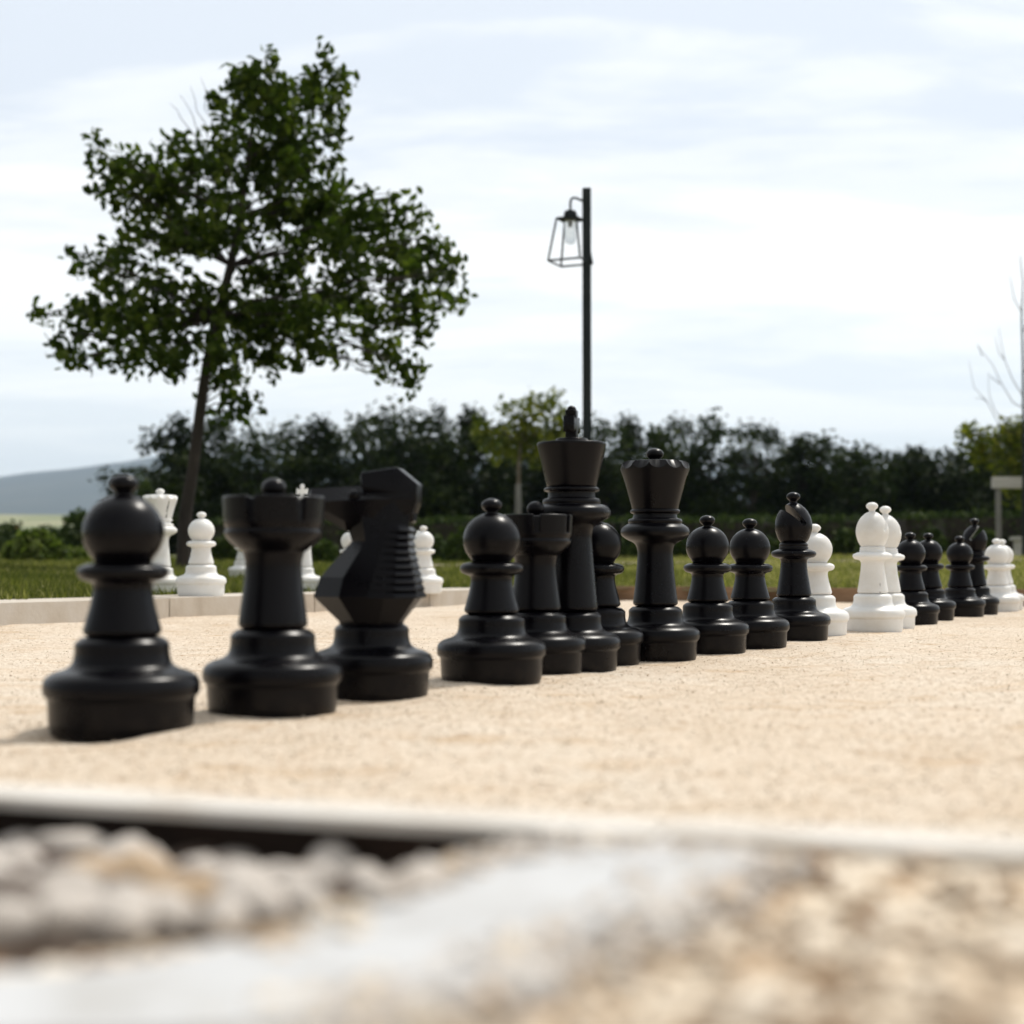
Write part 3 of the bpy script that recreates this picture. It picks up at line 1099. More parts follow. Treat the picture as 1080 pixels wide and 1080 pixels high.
for i, (px, py, d, k, lab) in enumerate(belt):
    top_ = P(px, py, d)
    zb = lawn_z(top_.x, d) - 0.1
    o = protos[k] if k not in used else copy_tree(protos[k])
    used.add(k)
    o.location = (top_.x, d, zb)
    hs = (top_.z - zb) / (PH[k] * 1.02)
    ws = 1.15 * random.uniform(0.92, 1.1)
    o.scale = (ws, ws, hs)
    o.rotation_euler = (0, 0, random.uniform(0, 6.28))
    tag(o, lab, 'tree', 'trees in the dark belt beyond the lawn')

# the wood behind the belt, one dark mass
cs, rs, ns = [], [], []
g = random.Random(77)
for k in range(230):
    px = g.uniform(165, 1120)
    d = g.uniform(62, 72)
    zt = g.uniform(0.0, 3.3)
    p = P(px, 560, d)
    cs.append((p.x, d, 0.3 + zt))
    rs.append((1.6, 1.5, 1.0))
    ns.append(230)
v, f, t = leaf_cloud(cs, rs, ns, 0.3, 78, clump=10, spread=0.3)
tag(np_mesh('wood', v, f, 4, M['dark_leaf'], None, t), kind='stuff')


# trees with yellow-green young foliage
def young_tree(name, d, trunk_pts, widths, clusters, label, group=None, size=0.14, dens=9.0, bark='pale_bark', base=None):
    b = P(trunk_pts[0][0], trunk_pts[0][1], d)
    b.z = lawn_z(b.x, d)
    root = empty(name, b)
    tag(root, label, 'tree', group)
    g = random.Random(int(d * 10))
    tp = [Vector((0, 0, -0.1))] + [P(x, y, d) - b for x, y in trunk_pts[1:]]
    bmt = bmesh.new()
    tube(bmt, tp, widths, 8)
    s_ = d / FPX
    cs, rs, ns = [], [], []
    for (x, y, rx, ry) in clusters:
        c = P(x, y, d) - b
        c.y += g.uniform(-1, 1) * 18 * s_
        cs.append(c)
        rs.append((rx * s_, rx * s_, ry * s_))
        ns.append(rx * ry * 3.14 / dens)
        tube(bmt, wander(tp[-1] if c.z > tp[-1].z else tp[-2], c, 4, 0.06, g), [.022, .018, .013, .009, .005], 5)
    obj('trunk', bmt, M[bark], root, 60)
    v, f, t = leaf_cloud(cs, rs, ns, size, int(d), clump=8, spread=size * 0.9)
    np_mesh('crown', v, f, 4, M['young_leaf'], root, t)
    return root


young_tree('young_tree', 36, [(547, 585), (547, 530), (547, 490), (549, 465), (556, 440)], [.048, .045, .04, .035, .022],
           [(567, 424, 11, 14), (585, 434, 9, 20), (556, 440, 14, 12), (540, 452, 18, 11), (514, 458, 14, 9), (506, 445, 6, 8), (560, 464, 30, 17), (588, 458, 10, 18),
            (530, 474, 18, 9), (575, 480, 18, 8), (535, 432, 6, 8)],
           'slender yellow-green tree with a pale staked trunk, left of the black king', size=0.15, dens=3.6)
sp_ = P(546, 590, 35.7)
sp_.z = lawn_z(sp_.x, 35.7)
bm = bmesh.new()
tube(bm, [(0, 0, -0.1), (0, 0, 0.7), (0.01, 0, 1.35), (0.012, 0, 1.66)], [.075, .075, .07, .06], 8)
st_ = obj('tree_stake', bm, M['grey_post'], None, 40)
st_.location = sp_
tag(st_, 'short thick grey stake at the foot of the slender yellow-green tree', 'stake')
young_tree('young_tree', 30, [(1092, 590), (1091, 545), (1086, 510), (1078, 485), (1072, 470)], [.07, .065, .055, .045, .03],
           [(1024, 458, 10, 8), (1034, 468, 15, 13), (1056, 458, 18, 13), (1076, 462, 18, 16), (1050, 482, 16, 11), (1074, 488, 20, 14), (1094, 470, 18, 18), (1070, 515, 13, 9),
            (1074, 532, 11, 9), (1060, 502, 8, 7), (1095, 510, 16, 16), (1012, 456, 6, 5)],
           'bright yellow-green tree at the right edge of the photo above the pergola', size=0.13, dens=3.6)

# leafless tree at the right edge
BD = 22.0
bb = P(1080, 590, BD)
bb.z = lawn_z(bb.x, BD)
bt = empty('bare_tree', bb)
tag(bt, 'thin leafless dark tree rising at the right edge of the photo', 'tree')
bm = bmesh.new()
tp = [Vector((0, 0, -0.1))] + [P(x, y, BD) - bb for x, y in ((1080, 520), (1079.5, 450), (1079, 380), (1077.5, 335), (1079, 300), (1076, 270))]
tube(bm, tp, [.034, .029, .022, .017, .013, .008, .004], 8)
obj('trunk', bm, M['metal'], bt, 60)
bm = bmesh.new()
g = random.Random(3)
for path in ([(1079, 430), (1068, 425), (1055, 405), (1045, 385), (1036, 375), (1028, 365)], [(1079, 418), (1068, 400), (1060, 380), (1056, 360), (1054, 345)],
             [(1079, 450), (1060, 447), (1048, 432), (1042, 415), (1041, 396)], [(1079, 460), (1056, 452), (1042, 424), (1028, 408), (1023, 380)],
             [(1078, 330), (1070, 315), (1068, 300), (1066, 290)], [(1079, 350), (1088, 325), (1092, 300), (1090, 285)], [(1079, 395), (1092, 370), (1098, 340)],
             [(1055, 405), (1048, 398), (1044, 392)], [(1042, 424), (1034, 420), (1026, 421)], [(1060, 380), (1052, 372), (1047, 356)], [(1036, 375), (1034, 362)]):
    q = [P(x, y, BD) - bb for x, y in path]
    dy = g.uniform(-.3, .3)
    for i, p in enumerate(q):
        p.y += dy * i / len(q)
    n = len(q)
    tube(bm, q, [0.0075 - 0.0055 * i / (n - 1) for i in range(n)], 5)
obj('branches', bm, M['bark'], bt, 60)


# ------------------------------------------------------------------ hedges and shrubs
def hedge(px0, px1, top, d, label, depth=0.9, seed=1, slope=0.0):
    a, b = P(px0, top, d), P(px1, top, d + slope)
    L = (b - a).length
    root = empty('clipped_hedge', (a.x, a.y, 0), math.atan2(b.y - a.y, b.x - a.x))
    tag(root, label, 'hedge', 'clipped hedges across the lawn')
    z0 = lawn_z((a.x + b.x) / 2, d) - 0.05
    zt = a.z
    g = np.random.default_rng(seed)
    n = int(L * 850)
    face = g.random(n)
    x = g.random(n) * L
    y = g.random(n) * depth
    z = z0 + (zt - z0) * g.random(n)
    front, topm = face < 0.42, face > 0.55
    wav = np.array([0.05 * mnoise.noise(Vector((q * 1.6, seed, 0))) + 0.03 * mnoise.noise(Vector((q * 5, seed, 2))) for q in x])
    y = np.where(front, g.normal(0, 0.03, n), y)
    z = np.where(topm, zt + wav + g.normal(0, 0.025, n), np.minimum(z, zt + wav))
    v, f, t = leaf_cloud(np.stack([x, y, z], 1), np.full((n, 3), 0.02), np.ones(n), 0.075, seed + 2, clump=1, spread=0.02)
    np_mesh('foliage', v, f, 4, M['hedge_leaf'], root, t)
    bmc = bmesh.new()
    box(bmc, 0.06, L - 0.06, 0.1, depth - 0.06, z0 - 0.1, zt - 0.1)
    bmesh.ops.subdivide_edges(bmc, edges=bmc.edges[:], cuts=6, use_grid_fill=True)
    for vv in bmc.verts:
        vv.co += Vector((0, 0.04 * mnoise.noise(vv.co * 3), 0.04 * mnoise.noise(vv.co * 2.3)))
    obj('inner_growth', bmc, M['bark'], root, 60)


hedge(214, 452, 548, 28.6, 'long low clipped hedge behind the white pieces at left', seed=41)
hedge(450, 652, 547, 28.2, 'low clipped hedge between the knight and the black king', seed=42)
hedge(655, 868, 546, 29.2, 'low clipped hedge behind the black queen and the middle pawns', seed=43)
hedge(858, 950, 545.5, 28.4, 'short clipped hedge block behind the white bishops', seed=44)
hedge(953, 992, 542, 27.6, 'taller hedge block with a lit top, behind the pair of far black pawns', seed=45)
hedge(994, 1120, 541.5, 28.6, 'clipped hedge behind the pergola post at right', seed=46)


def shrub(px, top, bot, hw, d, label, mat='shrub_leaf', size=0.075, seed=1, group='rounded shrubs on the lawn', name='round_shrub', n=1500):
    tp, bt_ = P(px, top, d), P(px, bot, d)
    zb = lawn_z(tp.x, d)
    h = tp.z - zb
    r = hw * d / FPX
    root = empty(name, (tp.x, d, zb))
    tag(root, label, 'shrub', group)
    g = np.random.default_rng(seed)
    u = g.normal(0, 1, (n, 3))
    u /= np.linalg.norm(u, axis=1)[:, None]
    u[:, 2] = np.abs(u[:, 2])
    k = np.array([1 + 0.22 * mnoise.noise(Vector(q) * 2.2 + Vector((seed, 0, 0))) for q in u]) * (0.72 + 0.28 * g.random(n) ** 0.6)
    c = u * k[:, None] * np.array([r, r, h * 0.97])
    v, f, t = leaf_cloud(c, np.full((n, 3), 0.02), np.ones(n), size, seed, clump=1, spread=0.02)
    np_mesh('foliage', v, f, 4, M[mat], root, t)
    bms = bmesh.new()
    for _ in range(9):
        a = random.uniform(0, 6.28)
        e = Vector((math.cos(a) * r * .6, math.sin(a) * r * .6, h * random.uniform(.4, .8)))
        tube(bms, [(0, 0, -0.05), e * 0.5, e], [.018, .012, .006], 5)
    obj('stems', bms, M['bark'], root, 60)
    return root


shrub(38, 561, 592, 33, 19.5, 'bright grassy mound of a shrub on the lawn at far left', 'mound_leaf', 0.15, 51, None, 'mound_shrub', 2400)
shrub(78, 578, 592, 16, 20.5, 'small low shrub beside the grassy mound at far left', 'mound_leaf', 0.07, 52, None, n=700)
shrub(238, 565, 592, 15, 23, 'dark round shrub right of the near white pawn', 'hedge_leaf', 0.075, 53)
shrub(341, 570, 592, 16, 22, 'lighter round shrub glimpsed between the first castle and the knight', 'shrub_leaf', 0.075, 54)
shrub(486, 560, 590, 20, 23, 'round shrub on the lawn left of the pawn beside the second castle', 'shrub_leaf', 0.08, 55)
shrub(462, 566, 586, 13, 25, 'smaller dark shrub just right of the far white pawns', 'hedge_leaf', 0.07, 56)
shrub(664, 566, 585, 15, 25, 'round shrub peeping between the black king and the black queen', 'hedge_leaf', 0.075, 57)
shrub(718, 567, 585, 12, 25.5, 'small round shrub just right of the black queen', 'hedge_leaf', 0.075, 58)
shrub(892, 558, 585, 17, 25, 'dark ball shrub left of the white bishops', 'hedge_leaf', 0.075, 59)
shrub(984, 556, 586, 14, 25.6, 'dark ball shrub behind the farthest black pawn', 'hedge_leaf', 0.075, 60)
shrub(1040, 558, 586, 17, 25, 'dark ball shrub behind the farthest white pawns', 'hedge_leaf', 0.075, 61)
shrub(812, 566, 585, 12, 26, 'small ball shrub behind the middle black pawn and bishop', 'hedge_leaf', 0.075, 62)

# darker bushes at the far left, in front of the valley
for px, top, hw, d, lab, sd in ((8, 552, 30, 42, 'dark bush at the left edge of the photo before the valley', 71), (55, 556, 30, 40, 'low dark bush behind the grassy mound', 72),
                                (84, 536, 24, 38, 'rounded dark bush left of the nearest black pawn', 73), (118, 530, 26, 37, 'tall dark bush behind the head of the nearest black pawn', 74),
                                (150, 500, 20, 44, 'dark upright bush between the nearest pawn and the white queen', 75)):
    shrub(px, top, 590, hw, d, lab, 'hedge_leaf' if sd != 73 else 'shrub_leaf', 0.14, sd, 'dark bushes at the left end of the lawn', 'dark_bush', 2200)

# farmhouse in the valley
fh = P(14, 549, 420)
fh.z = terrain_z(fh.x, 420)
hr = empty('farmhouse', fh, 0.35)
hr.scale = (0.6, 0.6, 0.6)
tag(hr, 'tiny distant farmhouse with a red tiled roof in the valley at far left', 'house')
bm = bmesh.new()
box(bm, -1.8, 1.8, -1.2, 1.2, -3, 4.3)
obj('wall', bm, M['house_wall'], hr, 0)
bm = bmesh.new()
hull(bm, [(sx * 2.0, sy * 1.5, 4.32) for sx in (-1, 1) for sy in (-1, 1)] + [(sx * 2.0, 0, 5.4) for sx in (-1, 1)])
obj('roof', bm, M['house_roof'], hr, 0)
for x in (-1.0, 0.2, 1.2):
    bm = bmesh.new()
    box(bm, x - .22, x + .22, -1.23, -1.202, 2.2, 3.2)
    obj('window', bm, M['gap_shade_pane'], hr, 0)

# ------------------------------------------------------------------ lamp post
LD = 14.0
lb = P(619.3, 590, LD)
lb.z = lawn_z(lb.x, LD)
lp = empty('lamp_post', lb)
tag(lp, 'tall dark metal lamp post with a hanging open lantern, behind the black king', 'lamp post')
ptop = P(619.3, 199, LD) - lb
pw = 0.039
bm = bmesh.new()
box(bm, -pw, pw, -pw, pw, -0.1, ptop.z)
bevel_all(bm, 0.006, 2)
obj('pole', bm, M['metal'], lp)
bm = bmesh.new()
box(bm, -0.085, 0.085, -0.085, 0.085, -0.05, 0.014)
bevel_all(bm, 0.004, 2)
obj('base_plate', bm, M['metal'], lp)


def LP_(px, py, dy=0.0):
    q = P(px, py, LD) - lb
    q.y += dy
    return q


bm = bmesh.new()
lx = LP_(601.5, 225).x
tube(bm, [LP_(617, 213), LP_(613, 211.2), LP_(608, 209), LP_(604.5, 208.6), LP_(602.4, 210.2), LP_(601.6, 213), LP_(601.5, 223)], 0.0115, 8)
obj('bracket', bm, M['metal'], lp, 60)
lan = empty('lantern', (lx, 0, 0))
lan.parent = lp
zt, zb = LP_(601, 231).z, LP_(601, 276.5).z
bm = bmesh.new()
zc0 = LP_(601, 222).z
lathe(bm, rounded([(0.0, zt), (0.062, zt), (0.062, zt + .05), (0.05, zc0 - 0.004), (0.02, zc0 + .006), (0.0, zc0 + .006)], 0.004), 20)
hull(bm, [Matrix.Rotation(R(-24), 3, 'Z') @ Vector((sx * .10, sy * .10, z)) for sx in (-1, 1) for sy in (-1, 1) for z in (zt - .012, zt + .006)])
obj('cap', bm, M['metal'], lan)
rot = Matrix.Rotation(R(-24), 3, 'Z')
bm = bmesh.new()
tc_ = [rot @ Vector((sx * .098, sy * .098, zt - .004)) for sx, sy in ((-1, -1), (1, -1), (1, 1), (-1, 1))]
bc_ = [rot @ Vector((sx * .158, sy * .158, zb)) for sx, sy in ((-1, -1), (1, -1), (1, 1), (-1, 1))]
for i in range(4):
    tube(bm, [tc_[i], bc_[i]], 0.0095, 6)
    tube(bm, [bc_[i], bc_[(i + 1) % 4]], 0.010, 6)
    tube(bm, [tc_[i], tc_[(i + 1) % 4]], 0.008, 6)
obj('frame', bm, M['metal'], lan, 50)
zg = LP_(601, 258).z
bm = bmesh.new()
pr = [(0.0, zg), (0.03, zg + .006), (0.05, zg + .03), (0.054, zg + .06), (0.054, zt - .014), (0.0, zt - .014)]
lathe(bm, rounded(pr, 0.01), 24)
obj('glass_shade', bm, M['glass'], lan, 50)
bm = bmesh.new()
tube(bm, [(0, 0, zt - .016), (0, 0, zt - .075)], 0.017, 10)
obj('bulb_holder', bm, M['metal'], lan, 50)

# ------------------------------------------------------------------ pergola and bench at the right edge
GD = 24.0
pb_ = P(1053.5, 590, GD)
pb_.z = lawn_z(pb_.x, GD)
pg = empty('pergola', pb_)
tag(pg, 'weathered pergola with a pale thick beam on a thin grey post, at the right edge', 'pergola')
zt, zb2 = (P(1053, 503, GD) - pb_).z, (P(1053, 515, GD) - pb_).z
bm = bmesh.new()
box(bm, -0.085, 3.3, -0.07, 0.07, zb2, zt)
bevel_all(bm, 0.012, 2)
obj('beam', bm, M['weathered'], pg)
for x, y in ((0, 0), (3.1, 0)):
    bm = bmesh.new()
    box(bm, x - .035, x + .035, y - .035, y + .035, -0.3, zb2 - 0.002)
    obj('post', bm, M['grey_post'], pg)
bn = P(1074, 589, 22.5)
bn.z = lawn_z(bn.x, 22.5)
be = empty('stone_bench', bn)
tag(be, 'pale stone bench end cut by the right edge, beside the pergola post', 'bench')
zs = (P(1074, 566, 22.5) - bn).z
bm = bmesh.new()
box(bm, -0.06, 1.3, -0.2, 0.2, zs - .05, zs)
bevel_all(bm, 0.01, 2)
obj('seat', bm, M['bench'], be)
for x in (0.0, 1.15):
    bm = bmesh.new()
    box(bm, x - .02, x + .09, -0.15, 0.15, -0.1, zs - .052)
    bevel_all(bm, 0.008, 2)
    obj('leg', bm, M['bench'], be)

# ------------------------------------------------------------------ the chess pieces
BASE = [(0.0, -0.006), (0.108, -0.006, .012), (0.1135, 0.012, .02), (0.1155, 0.055, .004), (0.1225, 0.061, .006), (0.1235, 0.075, .012), (0.1200, 0.0865, .012),
        (0.108, 0.0950, .016), (0.088, 0.1005, .014), (0.0775, 0.109, .014), (0.0745, 0.124, .006), (0.0745, 0.1415, .004), (0.0635, 0.1505, .004), (0.056, 0.1515), (0.0, 0.1515)]


def piece_base(root, mat):
    obj('base', lathe_bm(BASE, 64), mat, root)


def make_pawn(name, mat):
    root = empty(name)
    piece_base(root, mat)
    obj('stem', lathe_bm([(0.0, 0.150), (0.056, 0.1525), (0.0625, 0.159, .004), (0.0575, 0.178, .02), (0.0505, 0.203, .03), (0.0465, 0.226, .02), (0.0475, 0.238, .006),
                          (0.066, 0.243, .006), (0.0725, 0.252, .006), (0.0705, 0.262, .006), (0.058, 0.268, .004), (0.041, 0.2695, .001), (0.040, 0.276), (0.0, 0.276)], 56), mat, root)
    obj('head', lathe_bm([(0.0, 0.2695)] + [(0.044, 0.2695)] + ellipsoid_prof(0.319, 0.0645, 0.0615, z0=0.278)[0:], 56, 0.003), mat, root)
    kp = [(0.0, 0.374), (0.0145, 0.374, .004), (0.0115, 0.382, .004)] + ellipsoid_prof(0.397, 0.0235, 0.0155, z0=0.3855, n=14)
    obj('finial', lathe_bm(kp, 32, 0.003), mat, root)
    return root


def make_rook(name, mat):
    root = empty(name)
    piece_base(root, mat)
    obj('stem', lathe_bm([(0.0, 0.150), (0.055, 0.1525), (0.0615, 0.158, .004), (0.0575, 0.19, .03), (0.0515, 0.235, .03), (0.0495, 0.268, .02), (0.054, 0.288, .01), (0.060, 0.291), (0.0, 0.291)], 56), mat, root)
    bm = lathe_bm([(0.0, 0.2885), (0.056, 0.2885), (0.071, 0.300, .012), (0.084, 0.314, .008), (0.0875, 0.323, .004), (0.083, 0.329, .003), (0.087, 0.335, .004),
                   (0.0885, 0.343, .002), (0.0835, 0.3435, .001), (0.0845, 0.3815, .004), (0.07, 0.3835, .003), (0.0, 0.385)], 64)
    for k in range(6):
        pts = []
        n = 9
        a0, a1 = k * 60 + 4.5, k * 60 + 55.5
        inner, outer = [], []
        for z in (0.3405, 0.3865):
            for j in range(n + 1):
                a = R(a0 + (a1 - a0) * j / n)
                ro = 0.0885 + (z - 0.3405) * 0.05
                outer.append(bm.verts.new((ro * math.cos(a), ro * math.sin(a), z)))
                inner.append(bm.verts.new((0.0775 * math.cos(a), 0.0775 * math.sin(a), z)))
        m = n + 1
        for j in range(n):
            bm.faces.new((outer[j], outer[j + 1], outer[m + j + 1], outer[m + j]))
            bm.faces.new((inner[j + 1], inner[j], inner[m + j], inner[m + j + 1]))
            bm.faces.new((outer[m + j], outer[m + j + 1], inner[m + j + 1], inner[m + j]))
            bm.faces.new((outer[j + 1], outer[j], inner[j], inner[j + 1]))
        bm.faces.new((outer[0], outer[m], inner[m], inner[0]))
        bm.faces.new((outer[n], inner[n], inner[m + n], outer[m + n]))
    t = obj('turret', bm, mat, root)
    bv = t.modifiers.new('bevel', 'BEVEL')
    bv.width = 0.003
    bv.segments = 2
    bv.limit_method = 'ANGLE'
    bv.angle_limit = R(50)
    kp = [(0.0, 0.3795), (0.013, 0.3795), (0.0115, 0.386, .003)] + ellipsoid_prof(0.4015, 0.022, 0.0185, z0=0.3885, n=14)
    obj('finial', lathe_bm(kp, 32, 0.003), mat, root)
    return root


def make_bishop(name, mat):
    root = empty(name)
    piece_base(root, mat)
    obj('stem', lathe_bm([(0.0, 0.150), (0.054, 0.1525), (0.0600, 0.158, .004), (0.0545, 0.19, .03), (0.0465, 0.24, .03), (0.044, 0.272, .014), (0.048, 0.283, .006), (0.070, 0.288, .006),
                          (0.0775, 0.297, .006), (0.075, 0.307, .006), (0.058, 0.314, .004), (0.049, 0.316, .003), (0.0505, 0.321, .002), (0.0475, 0.325, .002), (0.0495, 0.331, .002),
                          (0.044, 0.3375, .001), (0.040, 0.342), (0.0, 0.342)], 56), mat, root)
    prof = [(0.0, 0.3365), (0.044, 0.3365), (0.0535, 0.352, .02), (0.0625, 0.378, .03), (0.0645, 0.400, .03), (0.0585, 0.428, .03), (0.0435, 0.453, .03), (0.024, 0.4695, .02), (0.013, 0.4745), (0.0, 0.475)]
    mit = obj('mitre', lathe_bm(prof, 64, 0.01), mat, root)
    # the slanting slit
    d = Vector((0.66, 0, -0.75)).normalized()
    n = Vector((0.75, 0, 0.66)).normalized()
    p0 = Vector((-0.02, 0, 0.443))
    bm = bmesh.new()
    pts = []
    for s_, hw in ((-0.08, 0.017), (0.060, 0.0075)):
        for sg in (-1, 1):
            for y in (-0.1, 0.1):
                q = p0 + d * s_ + n * sg * hw
                pts.append((q.x, y, q.z))
    hull(bm, pts)
    finish(bm, 30)
    cm = bpy.data.meshes.new('slit_cutter')
    bm.to_mesh(cm)
    bm.free()
    co = bpy.data.objects.new('slit_cutter', cm)
    COL.objects.link(co)
    md = mit.modifiers.new('slit', 'BOOLEAN')
    md.operation = 'DIFFERENCE'
    md.object = co
    md.solver = 'EXACT'
    dg = bpy.context.evaluated_depsgraph_get()
    me = bpy.data.meshes.new_from_object(mit.evaluated_get(dg))
    mit.modifiers.clear()
    bm = bmesh.new()
    bm.from_mesh(me)
    finish(bm, 38)
    bm.to_mesh(me)
    bm.free()
    mit.data = me
    bpy.data.objects.remove(co)
    kp = [(0.0, 0.470), (0.0145, 0.470, .004), (0.0115, 0.480, .004)] + ellipsoid_prof(0.4965, 0.0235, 0.0155, z0=0.485, n=14)
    obj('finial', lathe_bm(kp, 32, 0.003), mat, root)
    return root


def make_queen(name, mat):
    root = empty(name)
    piece_base(root, mat)
    obj('stem', lathe_bm([(0.0, 0.150), (0.056, 0.1525), (0.063, 0.159, .004), (0.0575, 0.20, .03), (0.0515, 0.26, .03), (0.0485, 0.305, .02), (0.055, 0.327, .012), (0.078, 0.337, .012),
                          (0.0935, 0.348, .008), (0.097, 0.359, .008), (0.092, 0.371, .008), (0.078, 0.380, .006), (0.0735, 0.3815, .002), (0.0765, 0.388, .004), (0.0735, 0.3945, .003), (0.062, 0.397, .002),
                          (0.0605, 0.409, .002), (0.0695, 0.413, .003), (0.0695, 0.419, .003), (0.064, 0.423), (0.0, 0.423)], 60), mat, root)
    bm = bmesh.new()
    segs, nsc = 144, 12
    flare = [(0.064, 0.4225), (0.0672, 0.435), (0.0724, 0.455), (0.0792, 0.480), (0.0872, 0.507), (0.0928, 0.524), (0.0955, 0.5315)]
    rings = [[bm.verts.new((r * math.cos(2 * math.pi * k / segs), r * math.sin(2 * math.pi * k / segs), z)) for k in range(segs)] for r, z in flare]
    edge, topr = [], []
    for k in range(segs):
        a = 2 * math.pi * k / segs
        q = abs(math.sin(nsc * a / 2))
        e = 1 - q ** 0.6
        z = 0.5335 + 0.0165 * e
        r = 0.0966 - 0.0015 * e
        r2 = 0.0850 - 0.006 * q
        edge.append(bm.verts.new((r * math.cos(a), r * math.sin(a), z)))
        topr.append(bm.verts.new((r2 * math.cos(a), r2 * math.sin(a), 0.5560)))
    inn = [[bm.verts.new((r * math.cos(2 * math.pi * k / segs), r * math.sin(2 * math.pi * k / segs), z)) for k in range(segs)] for r, z in ((0.078, 0.5565), (0.05, 0.559))]
    seq = rings + [edge, topr] + inn
    for a, b in zip(seq, seq[1:]):
        for k in range(segs):
            k2 = (k + 1) % segs
            bm.faces.new((a[k], a[k2], b[k2], b[k]))
    bm.faces.new(seq[0])
    bm.faces.new(seq[-1])
    obj('crown', bm, mat, root, 28)
    kp = [(0.0, 0.5585), (0.018, 0.5585, .003), (0.016, 0.563, .003)] + ellipsoid_prof(0.577, 0.0245, 0.0165, z0=0.566, n=14)
    obj('finial', lathe_bm(kp, 32, 0.003), mat, root)
    return root


def make_king(name, mat, crot=0.0):
    root = empty(name)
    piece_base(root, mat)
    obj('stem', lathe_bm([(0.0, 0.150), (0.060, 0.1525), (0.0665, 0.159, .004), (0.061, 0.21, .03), (0.055, 0.28, .03), (0.0505, 0.345, .02), (0.057, 0.369, .012), (0.080, 0.379, .012),
                          (0.0965, 0.390, .008), (0.100, 0.401, .008), (0.096, 0.412, .008), (0.082, 0.420, .006), (0.0725, 0.4215, .002), (0.0745, 0.428, .004), (0.0715, 0.435, .003), (0.060, 0.438, .002),
                          (0.0595, 0.453, .002), (0.0705, 0.456, .003), (0.0705, 0.462, .003), (0.0625, 0.466), (0.0, 0.466)], 60), mat, root)
    obj('crown', lathe_bm([(0.0, 0.4655), (0.0625, 0.4655), (0.0672, 0.485, .01), (0.0772, 0.528, .03), (0.0885, 0.574, .004), (0.087, 0.5785, .002), (0.06, 0.580, .002), (0.042, 0.5805, .001), (0.040, 0.589, .003), (0.0, 0.591)], 60), mat, root)
    bm = bmesh.new()
    t = 0.0145
    half = [(.014, .5885), (.0115, .605), (.0160, .612), (.036, .603), (.036, .646), (.0160, .638), (.0115, .644), (.0165, .661)]
    line = half + [(-x, z) for x, z in reversed(half)]
    fr = [bm.verts.new((x, -t, z)) for x, z in line]
    bk = [bm.verts.new((x, t, z)) for x, z in line]
    bm.faces.new(fr)
    bm.faces.new(list(reversed(bk)))
    for i in range(len(line)):
        j = (i + 1) % len(line)
        bm.faces.new((fr[j], fr[i], bk[i], bk[j]))
    bmesh.ops.recalc_face_normals(bm, faces=bm.faces[:])
    bevel_all(bm, 0.0025, 2, 30)
    lathe(bm, ellipsoid_prof(0.661, 0.0125, 0.012, n=10), 20)
    c = obj('cross', bm, mat, root)
    c.rotation_euler = (0, 0, crot)
    return root


